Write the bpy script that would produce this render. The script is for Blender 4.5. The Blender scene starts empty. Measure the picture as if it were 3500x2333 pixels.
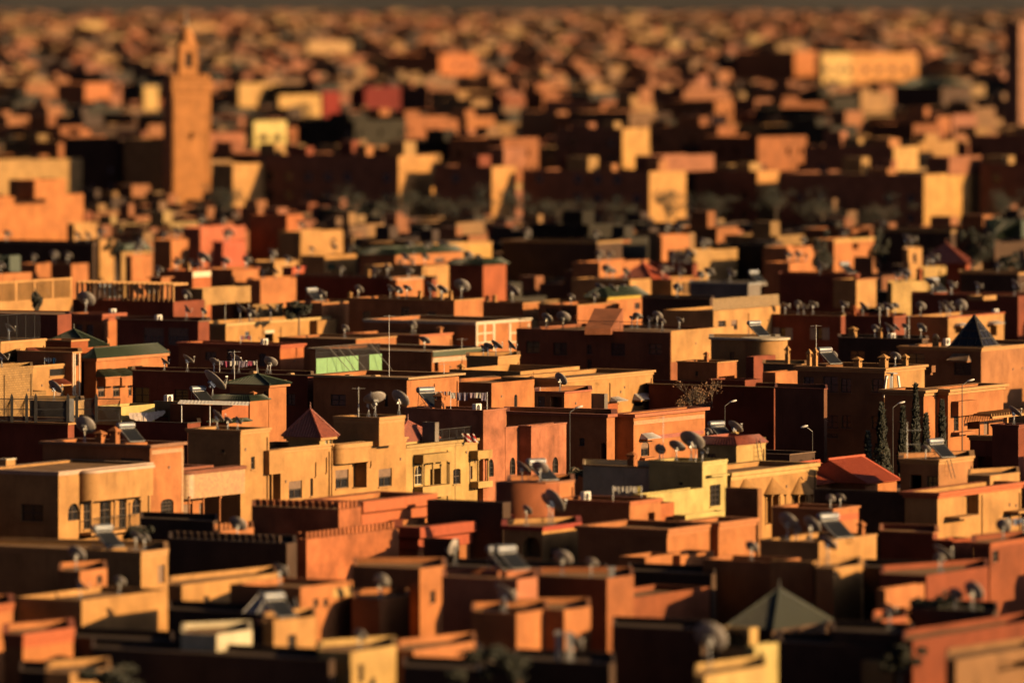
import bpy, math, random
from mathutils import Matrix, Vector
R_ = math.radians
random.seed(7)
SC = bpy.context.scene
COL = SC.collection

# ------------------------------------------------------------------ camera, light, exposure
H = 42.0            # camera height above the street (m)
F = 25300.0         # focal length in pixels of the 3500 px wide photograph
VH = -20.0          # row of the horizon in the photograph
cam_d = bpy.data.cameras.new('camera')
cam = bpy.data.objects.new('camera', cam_d)
COL.objects.link(cam)
SC.camera = cam
cam.location = (0, 0, H)
cam.rotation_euler = (R_(90), 0, 0)
cam_d.sensor_width = 36.0
cam_d.lens = 36.0 * F / 3500.0
cam_d.shift_y = -(2333 / 2 - VH) / 3500.0
cam_d.clip_start = 1.0
cam_d.clip_end = 60000.0
cam_d.dof.use_dof = True
cam_d.dof.focus_distance = 628.0
cam_d.dof.aperture_fstop = 0.26 / 1.35
SUN_AZ = -19.0      # degrees from +X (towards +Y), where the sun stands
SUN_EL = 15.0
sun_dir = Vector((math.cos(R_(SUN_AZ)) * math.cos(R_(SUN_EL)), math.sin(R_(SUN_AZ)) * math.cos(R_(SUN_EL)), math.sin(R_(SUN_EL))))
world = bpy.data.worlds.new('World')
SC.world = world
world.use_nodes = True
wn = world.node_tree.nodes
sky = wn.new('ShaderNodeTexSky')
sky.sky_type = 'NISHITA'
sky.sun_disc = False
sky.sun_elevation = R_(SUN_EL)
sky.sun_rotation = R_(90 - SUN_AZ)
sky.dust_density = 1.5
sky.air_density = 0.08
wn['Background'].inputs['Strength'].default_value = 0.05
world.node_tree.links.new(sky.outputs[0], wn['Background'].inputs['Color'])
sun_d = bpy.data.lights.new('sun', 'SUN')
sun_d.energy = 5.0
sun_d.angle = R_(0.5)
sun_d.color = (1.0, .615, .26)
sun = bpy.data.objects.new('sun', sun_d)
COL.objects.link(sun)
sun.rotation_euler = sun_dir.to_track_quat('Z', 'Y').to_euler()
SC.view_settings.view_transform = 'Standard'
SC.view_settings.look = 'None'
SC.view_settings.exposure = 1.98
SC.view_settings.gamma = 1.0
SC.cycles.diffuse_bounces = 1
SC.cycles.max_bounces = 4
SC.view_settings.use_curve_mapping = False

# ------------------------------------------------------------------ materials
ALB = 0.31          # the wall colours below are relative; this brings them to real albedos
def nt(name):
    m = bpy.data.materials.new(name); m.use_nodes = True
    return m, m.node_tree.nodes, m.node_tree.links, m.node_tree.nodes['Principled BSDF']

def stucco(name, big=0.35, bump=0.25, block=False):
    m, n, l, b = nt(name)
    b.inputs['Roughness'].default_value = 0.92
    b.inputs['Specular IOR Level'].default_value = 0.15
    oi = n.new('ShaderNodeObjectInfo'); tc = n.new('ShaderNodeTexCoord')
    add = n.new('ShaderNodeVectorMath'); add.operation = 'ADD'
    sc = n.new('ShaderNodeVectorMath'); sc.operation = 'SCALE'; sc.inputs[0].default_value = (91, 57, 23)
    l.new(oi.outputs['Random'], sc.inputs['Scale']); l.new(tc.outputs['Object'], add.inputs[0]); l.new(sc.outputs[0], add.inputs[1])
    n1 = n.new('ShaderNodeTexNoise'); n1.inputs['Scale'].default_value = 0.45; n1.inputs['Detail'].default_value = 6
    n1.inputs['Roughness'].default_value = 0.62
    l.new(add.outputs[0], n1.inputs['Vector'])
    mp = n.new('ShaderNodeMapping'); mp.inputs['Scale'].default_value = (1.3, 1.3, 0.4)
    l.new(add.outputs[0], mp.inputs['Vector'])
    n2 = n.new('ShaderNodeTexNoise'); n2.inputs['Scale'].default_value = 1.0; n2.inputs['Detail'].default_value = 5
    l.new(mp.outputs[0], n2.inputs['Vector'])
    n3 = n.new('ShaderNodeTexNoise'); n3.inputs['Scale'].default_value = 9.0; n3.inputs['Detail'].default_value = 4
    l.new(add.outputs[0], n3.inputs['Vector'])
    def rng(src, lo, hi, a=0.3, c=0.7):
        r = n.new('ShaderNodeMapRange'); r.inputs[1].default_value = a; r.inputs[2].default_value = c
        r.inputs[3].default_value = lo; r.inputs[4].default_value = hi
        l.new(src, r.inputs[0]); return r.outputs[0]
    def mul(a, c):
        x = n.new('ShaderNodeMath'); x.operation = 'MULTIPLY'; l.new(a, x.inputs[0]); l.new(c, x.inputs[1]); return x.outputs[0]
    v = mul(mul(rng(n1.outputs[0], 1 - big, 1 + big * 0.45), rng(n2.outputs[0], 0.92, 1.04)), rng(n3.outputs[0], 0.93, 1.05))
    mp2 = n.new('ShaderNodeMapping'); mp2.inputs['Scale'].default_value = (4.5, 4.5, 0.35); l.new(add.outputs[0], mp2.inputs['Vector'])
    n4 = n.new('ShaderNodeTexNoise'); n4.inputs['Scale'].default_value = 1.0; n4.inputs['Detail'].default_value = 3; l.new(mp2.outputs[0], n4.inputs['Vector'])
    v = mul(v, rng(n4.outputs[0], 1.0, 0.74, 0.60, 0.76))
    hsrc = n3.outputs[0]
    if block:
        br = n.new('ShaderNodeTexBrick'); br.inputs['Scale'].default_value = 1.0
        br.inputs['Brick Width'].default_value = 0.42; br.inputs['Row Height'].default_value = 0.21
        br.inputs['Mortar Size'].default_value = 0.022; br.inputs['Mortar Smooth'].default_value = 0.3
        br.inputs['Color1'].default_value = (1, 1, 1, 1); br.inputs['Color2'].default_value = (0.78, 0.78, 0.78, 1)
        br.inputs['Mortar'].default_value = (0.5, 0.5, 0.5, 1)
        sw = n.new('ShaderNodeSeparateXYZ'); cb = n.new('ShaderNodeCombineXYZ')
        l.new(tc.outputs['Object'], sw.inputs[0])
        ad = n.new('ShaderNodeMath'); ad.operation = 'ADD'
        l.new(sw.outputs[0], ad.inputs[0]); l.new(sw.outputs[1], ad.inputs[1])
        l.new(ad.outputs[0], cb.inputs[0]); l.new(sw.outputs[2], cb.inputs[1])
        l.new(cb.outputs[0], br.inputs['Vector'])
        bw = n.new('ShaderNodeRGBToBW'); l.new(br.outputs['Color'], bw.inputs[0])
        v = mul(v, bw.outputs[0]); hsrc = bw.outputs[0]
    v = mul(v, rng(n1.outputs[0], ALB, ALB))
    mx = n.new('ShaderNodeVectorMath'); mx.operation = 'SCALE'
    l.new(oi.outputs['Color'], mx.inputs[0]); l.new(v, mx.inputs['Scale'])
    l.new(mx.outputs[0], b.inputs['Base Color'])
    bp = n.new('ShaderNodeBump'); bp.inputs['Strength'].default_value = bump; bp.inputs['Distance'].default_value = 0.03
    l.new(hsrc, bp.inputs['Height']); l.new(bp.outputs[0], b.inputs['Normal'])
    return m

def plain(name, col, rough=0.8, metal=0.0, var=0.25, scale=3.0, bump=0.0, spec=0.3):
    col = tuple(c * 0.48 for c in col)
    m, n, l, b = nt(name)
    b.inputs['Roughness'].default_value = rough; b.inputs['Metallic'].default_value = metal
    b.inputs['Specular IOR Level'].default_value = spec
    tc = n.new('ShaderNodeTexCoord'); no = n.new('ShaderNodeTexNoise')
    no.inputs['Scale'].default_value = scale; no.inputs['Detail'].default_value = 5
    l.new(tc.outputs['Object'], no.inputs['Vector'])
    cr = n.new('ShaderNodeValToRGB')
    cr.color_ramp.elements[0].position = 0.3; cr.color_ramp.elements[1].position = 0.7
    cr.color_ramp.elements[0].color = tuple(c * (1 - var) for c in col) + (1,)
    cr.color_ramp.elements[1].color = tuple(min(1, c * (1 + var * 0.6)) for c in col) + (1,)
    l.new(no.outputs[0], cr.inputs[0]); l.new(cr.outputs[0], b.inputs['Base Color'])
    if bump:
        bp = n.new('ShaderNodeBump'); bp.inputs['Strength'].default_value = bump; bp.inputs['Distance'].default_value = 0.05
        l.new(no.outputs[0], bp.inputs['Height']); l.new(bp.outputs[0], b.inputs['Normal'])
    return m

def objcol(name, rough=0.85, var=0.2, scale=6.0):
    m, n, l, b = nt(name)
    b.inputs['Roughness'].default_value = rough; b.inputs['Specular IOR Level'].default_value = 0.2
    oi = n.new('ShaderNodeObjectInfo'); tc = n.new('ShaderNodeTexCoord'); no = n.new('ShaderNodeTexNoise')
    no.inputs['Scale'].default_value = scale; no.inputs['Detail'].default_value = 4
    l.new(tc.outputs['Object'], no.inputs['Vector'])
    r = n.new('ShaderNodeMapRange'); r.inputs[1].default_value = 0.3; r.inputs[2].default_value = 0.7
    r.inputs[3].default_value = ALB * (1 - var); r.inputs[4].default_value = ALB * (1 + var * 0.5)
    l.new(no.outputs[0], r.inputs[0])
    mx = n.new('ShaderNodeVectorMath'); mx.operation = 'SCALE'
    l.new(oi.outputs['Color'], mx.inputs[0]); l.new(r.outputs[0], mx.inputs['Scale']); l.new(mx.outputs[0], b.inputs['Base Color'])
    return m

def tilemat(name, c1, c2, sc=1.0):
    m, n, l, b = nt(name)
    b.inputs['Roughness'].default_value = 0.55
    tc = n.new('ShaderNodeTexCoord'); no = n.new('ShaderNodeTexNoise'); no.inputs['Scale'].default_value = 5.0; no.inputs['Detail'].default_value = 6
    vo = n.new('ShaderNodeTexVoronoi'); vo.inputs['Scale'].default_value = 6.0
    l.new(tc.outputs['Object'], no.inputs['Vector']); l.new(tc.outputs['Object'], vo.inputs['Vector'])
    mx = n.new('ShaderNodeMix'); mx.data_type = 'RGBA'
    mx.inputs[6].default_value = tuple(q * .42 for q in c1) + (1,); mx.inputs[7].default_value = tuple(q * .42 for q in c2) + (1,)
    ad = n.new('ShaderNodeMath'); ad.operation = 'MULTIPLY_ADD'; ad.inputs[1].default_value = 0.6
    bw = n.new('ShaderNodeSeparateColor'); l.new(vo.outputs['Color'], bw.inputs[0])
    l.new(bw.outputs[0], ad.inputs[0])
    h2 = n.new('ShaderNodeMath'); h2.operation = 'MULTIPLY'; h2.inputs[1].default_value = 0.4; l.new(no.outputs[0], h2.inputs[0])
    l.new(h2.outputs[0], ad.inputs[2]); l.new(ad.outputs[0], mx.inputs[0]); l.new(mx.outputs[2], b.inputs['Base Color'])
    return m

M = {}
M['stucco'] = stucco('stucco')
M['stained'] = stucco('stained_stucco', big=0.55)
M['block'] = stucco('block_masonry', big=0.3, bump=0.6, block=True)
M['trim'] = objcol('painted_trim', 0.8, 0.16, 2.0)
M['cloth'] = objcol('cloth', 0.95, 0.3, 9.0)
M['deck'] = stucco('roof_screed', big=0.4, bump=0.3)
M['glass'] = plain('dark_glass', (0.012, 0.012, 0.014), 0.25, 0, 0.3, 1.5, spec=0.5)
M['void'] = plain('dark_interior', (0.02, 0.014, 0.011), 0.9)
M['shutter'] = plain('brown_shutter', (0.16, 0.10, 0.065), 0.75)
M['frame'] = objcol('window_frame_paint', 0.6, 0.15)
M['iron'] = plain('black_iron', (0.02, 0.018, 0.016), 0.6)
M['steel'] = plain('galvanised_steel', (0.42, 0.42, 0.40), 0.45, 0.5)
M['dish'] = plain('weathered_grey_paint', (0.27, 0.245, 0.22), 0.6, 0, 0.3, 2.0)
M['dish2'] = plain('rusted_dish_paint', (0.34, 0.20, 0.13), 0.7, 0, 0.4, 2.0)
M['white'] = plain('white_plastic', (0.74, 0.72, 0.66), 0.5, 0, 0.1)
M['tank'] = plain('tank_blue_grey', (0.15, 0.17, 0.20), 0.4, 0.2, 0.15)
M['collector'] = plain('collector_glass', (0.015, 0.017, 0.02), 0.3, 0, 0.2, spec=0.3)
M['greentile'] = tilemat('green_glazed_tile', (0.008, 0.022, 0.008), (0.036, 0.058, 0.02))
M['darktile'] = tilemat('dark_green_tile', (0.006, 0.012, 0.006), (0.016, 0.026, 0.011))  # much darker mix of the green glazed tile
M['redtile'] = tilemat('red_clay_tile', (0.16, 0.03, 0.015), (0.36, 0.085, 0.04))
M['bright_tile'] = tilemat('orange_clay_tile', (0.42, 0.07, 0.025), (0.6, 0.13, 0.05))
M['mosaic'] = tilemat('ochre_mosaic', (0.42, 0.27, 0.10), (0.27, 0.12, 0.055))
M['reed'] = plain('reed_screen', (0.30, 0.21, 0.11), 0.9, 0, 0.5, 14.0)
M['mint'] = plain('mint_sheet', (0.26, 0.47, 0.24), 0.6, 0, 0.12, 2.0)
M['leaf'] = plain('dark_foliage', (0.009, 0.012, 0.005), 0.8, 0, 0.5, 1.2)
M['dryleaf'] = plain('dry_brown_foliage', (0.14, 0.07, 0.03), 0.85, 0, 0.4, 1.2)
M['bark'] = plain('bark', (0.13, 0.10, 0.075), 0.9)
M['ground'] = plain('red_earth', (0.16, 0.085, 0.05), 0.95, 0, 0.4, 0.05)
M['hills'] = plain('palm_grove_hill', (0.013, 0.012, 0.008), 0.95, 0, 0.6, 0.01)

# ------------------------------------------------------------------ mesh helper
class MB:
    def __init__(s): s.v = []; s.f = []; s.mi = []; s.cur = 0
    def quad(s, *p):
        i = len(s.v); s.v += [tuple(q) for q in p]; s.f.append(tuple(range(i, i + len(p)))); s.mi.append(s.cur)
    def box(s, x0, x1, y0, y1, z0, z1):
        i = len(s.v)
        s.v += [(x0, y0, z0), (x1, y0, z0), (x1, y1, z0), (x0, y1, z0), (x0, y0, z1), (x1, y0, z1), (x1, y1, z1), (x0, y1, z1)]
        for q in ((3, 2, 1, 0), (4, 5, 6, 7), (0, 1, 5, 4), (1, 2, 6, 5), (2, 3, 7, 6), (3, 0, 4, 7)):
            s.f.append(tuple(i + k for k in q)); s.mi.append(s.cur)
    def prism(s, poly, z0, z1):
        i = len(s.v); n = len(poly)
        s.v += [(x, y, z0) for x, y in poly] + [(x, y, z1) for x, y in poly]
        s.f.append(tuple(i + n + k for k in range(n))); s.mi.append(s.cur)
        s.f.append(tuple(i + k for k in reversed(range(n)))); s.mi.append(s.cur)
        for k in range(n):
            j = (k + 1) % n
            s.f.append((i + k, i + j, i + n + j, i + n + k)); s.mi.append(s.cur)
    def tube(s, a, b, r, n=6, r2=None):
        a = Vector(a); b = Vector(b); d = (b - a)
        if d.length < 1e-6: return
        r2 = r if r2 is None else r2
        d.normalize(); u = d.orthogonal().normalized(); w = d.cross(u); i = len(s.v)
        for p, rr in ((a, r), (b, r2)):
            for k in range(n):
                t = 2 * math.pi * k / n; s.v.append(tuple(p + (u * math.cos(t) + w * math.sin(t)) * rr))
        for k in range(n):
            j = (k + 1) % n; s.f.append((i + k, i + j, i + n + j, i + n + k)); s.mi.append(s.cur)
        s.f.append(tuple(i + k for k in reversed(range(n)))); s.mi.append(s.cur)
        s.f.append(tuple(i + n + k for k in range(n))); s.mi.append(s.cur)
    def lathe(s, prof, n=20, c=(0, 0, 0)):
        i = len(s.v)
        for r, z in prof:
            for k in range(n):
                t = 2 * math.pi * k / n; s.v.append((c[0] + r * math.cos(t), c[1] + r * math.sin(t), c[2] + z))
        for m_ in range(len(prof) - 1):
            for k in range(n):
                j = (k + 1) % n; s.f.append((i + m_ * n + k, i + m_ * n + j, i + (m_ + 1) * n + j, i + (m_ + 1) * n + k)); s.mi.append(s.cur)
        return s
    def mesh(s, name, mats, smooth=False):
        me = bpy.data.meshes.new(name); me.from_pydata(s.v, [], s.f)
        for m_ in (mats if isinstance(mats, (list, tuple)) else [mats]): me.materials.append(m_)
        if any(s.mi): me.polygons.foreach_set('material_index', s.mi)
        if smooth: me.polygons.foreach_set('use_smooth', [True] * len(s.f))
        me.update(); return me
    def build(s, name, mats, parent=None, mat=None, col=None, smooth=False):
        o = bpy.data.objects.new(name, s.mesh(name, mats, smooth)); COL.objects.link(o)
        if parent is not None: o.parent = parent
        if mat is not None: o.matrix_local = mat
        if col is not None: o.color = tuple(col) + (1,)
        return o

def empty(name, loc, rz=0.0):
    o = bpy.data.objects.new(name, None); COL.objects.link(o)
    o.location = loc; o.rotation_euler = (0, 0, rz); o.empty_display_size = 0.3
    return o
def tag(o, label=None, cat=None, group=None, kind=None):
    if label: o['label'] = label
    if cat: o['category'] = cat
    if group: o['group'] = group
    if kind: o['kind'] = kind
    return o

# ------------------------------------------------------------------ photograph frames (crop -> photograph pixels)
class Fr:
    def __init__(s, x0, y0, sc): s.x0 = x0; s.y0 = y0; s.s = sc
    def u(s, x): return s.x0 + x * s.s
    def v(s, y): return s.y0 + y * s.s
SA_ = 700 / 2350.0
A1, A2, A3, A4, A5 = [Fr(700 * i, 900, SA_) for i in range(5)]
B1, B2, B3, B4, B5 = [Fr(700 * i, 1300, SA_) for i in range(5)]
SCc = 900 / 2352.0
C1, C2, C3, C4 = Fr(0, 600, SCc), Fr(850, 600, SCc), Fr(1700, 600, SCc), Fr(2600, 600, SCc)
SD = 1050 / 2352.0
D1, D2, D3, D4 = Fr(0, 1633, SD), Fr(850, 1633, SD), Fr(1700, 1633, SD), Fr(2450, 1633, SD)
SE = 1200 / 2352.0
E1, E2, E3 = Fr(0, 0, SE), Fr(1150, 0, SE), Fr(2300, 0, SE)

def unproj(u, v, d): return Vector(((u - 1750) / F * d, d, H - (v - VH) / F * d))
def proj(p): return (1750 + p[0] / p[1] * F, VH + (H - p[2]) / p[1] * F)

class Vol:
    """an upright box seen at its near corner: the sunlit face runs right, the shaded face runs left"""
    def __init__(s, Cx, Cy, rot=30.0, R=8.0, L=8.0, z0=0.0, z1=7.0):
        s.C = Vector((Cx, Cy)); s.rot = rot; s.R = R; s.L = L; s.z0 = z0; s.z1 = z1
        t = R_(90 - rot)
        s.eR = Vector((math.cos(t), math.sin(t))); s.eL = Vector((-math.sin(t), math.cos(t)))
        s.mat = Matrix.Translation((Cx, Cy, 0)) @ Matrix.Rotation(t, 4, 'Z')
        s.opR = []; s.opL = []; s._poly = None
    def aR(s, u):
        k = (u - 1750) / F
        return (k * s.C.y - s.C.x) / (s.eR.x - k * s.eR.y)
    def aL(s, u):
        k = (u - 1750) / F
        return (s.C.x - k * s.C.y) / (-s.eL.x + k * s.eL.y)
    def zR(s, u, v): return H - (v - VH) / F * (s.C.y + s.aR(u) * s.eR.y)
    def zL(s, u, v): return H - (v - VH) / F * (s.C.y + s.aL(u) * s.eL.y)
    def world(s, x, y, z): return s.mat @ Vector((x, y, z))
    def local(s, p): return s.mat.inverted() @ Vector(p)
    def poly(s):
        return s._poly or [(0, 0), (s.R, 0), (s.R, s.L), (0, s.L)]
    def deepen(s, D):
        """give a shallow house an irregular plan that runs back along its party walls"""
        def back(p):
            w = s.mat @ Vector((p[0], p[1], 0)); q = s.local(w + Vector((w.x, w.y, 0)).normalized() * D * (1 if True else 1)); return (q.x, q.y)
        s._poly = [(0, 0), (s.R, 0), back((s.R - .02, .05)), back((.05, s.L - .02)), (0, s.L)]
    def inside(s, x, y, m):
        P = s.poly(); n = len(P)
        for i in range(n):
            (x0, y0), (x1, y1) = P[i], P[(i + 1) % n]; l_ = math.hypot(x1 - x0, y1 - y0)
            if ((x1 - x0) * (y - y0) - (y1 - y0) * (x - x0)) / max(l_, 1e-6) < m: return False
        return True
    def corners(s): return [s.C + s.eR * p[0] + s.eL * p[1] for p in s.poly()]

def vol_img(fr, xl, xc, xr, y, h=None, d=None, rot=30.0, Lm=None, Rm=None, z0=0.0):
    u, v = fr.u(xc), fr.v(y)
    if d is None: d = (H - h) * F / (v - VH)
    else: h = H - (v - VH) / F * d
    V = Vol((u - 1750) / F * d, d, rot, 1, 1, z0, h)
    V.R = Rm if Rm else max(0.6, V.aR(fr.u(xr)))
    V.L = Lm if Lm else max(0.6, V.aL(fr.u(xl)))
    return V

def wall_face(mb, P, ln, z0, z1, ops):
    """P(a, inward, z) -> point; openings are (a0,a1,z0,z1,depth,arch)"""
    av = sorted(set([0.0, ln] + [q for o in ops for q in o[:2]])); zv = sorted(set([z0, z1] + [q for o in ops for q in o[2:4]]))
    for i in range(len(av) - 1):
        for j in range(len(zv) - 1):
            a, z = (av[i] + av[i + 1]) / 2, (zv[j] + zv[j + 1]) / 2
            if any(o[0] < a < o[1] and o[2] < z < o[3] for o in ops): continue
            mb.quad(P(av[i], 0, zv[j]), P(av[i + 1], 0, zv[j]), P(av[i + 1], 0, zv[j + 1]), P(av[i], 0, zv[j + 1]))
    for a0, a1, b0, b1, dp, arch in ops:
        mb.quad(P(a0, 0, b0), P(a0, 0, b1), P(a0, dp, b1), P(a0, dp, b0)); mb.quad(P(a1, 0, b0), P(a1, dp, b0), P(a1, dp, b1), P(a1, 0, b1))
        mb.quad(P(a0, 0, b0), P(a0, dp, b0), P(a1, dp, b0), P(a1, 0, b0)); mb.quad(P(a0, 0, b1), P(a1, 0, b1), P(a1, dp, b1), P(a0, dp, b1))
        if dp > 0.6: mb.quad(P(a0, dp, b0), P(a1, dp, b0), P(a1, dp, b1), P(a0, dp, b1))
        if arch:
            w = (a1 - a0) / 2; ah = min(w * arch, (b1 - b0) * 0.6); n = 8; pr = None
            for k in range(n + 1):
                t = math.pi * k / n; a = (a0 + a1) / 2 - w * math.cos(t); z = b1 - ah + ah * math.sin(t)
                if pr: mb.quad(P(pr[0], 0, pr[1]), P(a, 0, z), P(a, 0, b1), P(pr[0], 0, b1)); mb.quad(P(pr[0], 0, pr[1]), P(a, 0, z), P(a, dp * .6, z), P(pr[0], dp * .6, pr[1]))
                pr = (a, z)

def clip_ops(ops, ln, z0, z1):
    out = []
    for o in ops:
        a0, a1, b0, b1 = max(0.06, o[0]), min(ln - 0.06, o[1]), max(z0 + 0.02, o[2]), min(z1 - 0.12, o[3])
        if a1 - a0 < 0.12 or b1 - b0 < 0.15: continue
        if any(a0 < q[1] and a1 > q[0] and b0 < q[3] and b1 > q[2] for q in out): continue
        out.append((a0, a1, b0, b1, o[4], o[5]) + tuple(o[6:]))
    return out

def body_mesh(V, par=0.6, th=0.22):
    mb = MB(); R, L, z0, z1 = V.R, V.L, V.z0, V.z1
    V.opR = clip_ops(V.opR, R, z0, z1); V.opL = clip_ops(V.opL, L, z0, z1)
    wall_face(mb, lambda a, q, z: (a, q, z), R, z0, z1, [o[:6] for o in V.opR])
    wall_face(mb, lambda a, q, z: (q, a, z), L, z0, z1, [o[:6] for o in V.opL])
    P = V.poly(); n = len(P)
    for k in range(1, n - 1): mb.quad((*P[k], z0), (*P[k + 1], z0), (*P[k + 1], z1), (*P[k], z1))
    th = min(th, R * .25, L * .25); zd = z1 - par; Q = offset(P, -th)
    for k in range(n):
        j = (k + 1) % n
        mb.quad((*P[k], z1), (*P[j], z1), (*Q[j], z1), (*Q[k], z1))
        mb.quad((*Q[k], z1), (*Q[j], z1), (*Q[j], zd), (*Q[k], zd))
    return mb, zd, th

def offset(P, d):
    """offset a convex counter-clockwise polygon outwards by d"""
    n = len(P); ln = []
    for i in range(n):
        (x0, y0), (x1, y1) = P[i], P[(i + 1) % n]; l_ = math.hypot(x1 - x0, y1 - y0) or 1e-6; nx_, ny_ = (y1 - y0) / l_, -(x1 - x0) / l_
        ln.append((nx_, ny_, nx_ * x0 + ny_ * y0 + d))
    out = []
    for i in range(n):
        a1, b1, c1 = ln[i - 1]; a2, b2, c2 = ln[i]; det = a1 * b2 - a2 * b1
        out.append(((c1 * b2 - c2 * b1) / det, (a1 * c2 - a2 * c1) / det) if abs(det) > .05 else (P[i][0] + a2 * d, P[i][1] + b2 * d))
    return out

def ring_mesh(P, prof, inner):
    """coping ring: profile [(outset, z)...] swept round the plan"""
    mb = MB(); pts = [(-inner, prof[0][1])] + list(prof) + [(-inner, prof[-1][1])]; n = len(P)
    for (p0, z0), (p1, z1) in zip(pts, pts[1:]):
        a, b = offset(P, p0), offset(P, p1)
        for k in range(n):
            j = (k + 1) % n
            mb.quad((*a[k], z0), (*a[j], z0), (*b[j], z1), (*b[k], z1))
    return mb

PE, OR, CR, YE, TE = (.56, .31, .115), (.54, .215, .08), (.60, .40, .15), (.64, .52, .20), (.43, .12, .04)
RU, SA, BR, GR, WH = (.27, .075, .04), (.46, .30, .14), (.22, .135, .08), (.26, .225, .19), (.74, .66, .5)
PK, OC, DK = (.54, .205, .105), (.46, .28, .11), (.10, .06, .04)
CNAME = {PE: 'peach', OR: 'orange', CR: 'cream', YE: 'yellow', TE: 'terracotta', RU: 'rust red', SA: 'sand coloured', BR: 'brown', GR: 'grey', WH: 'white', PK: 'salmon', OC: 'ochre', DK: 'dark brown'}
HOUSES = []
def shade(c, k): return tuple(min(0.85, q * k) for q in c)

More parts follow.
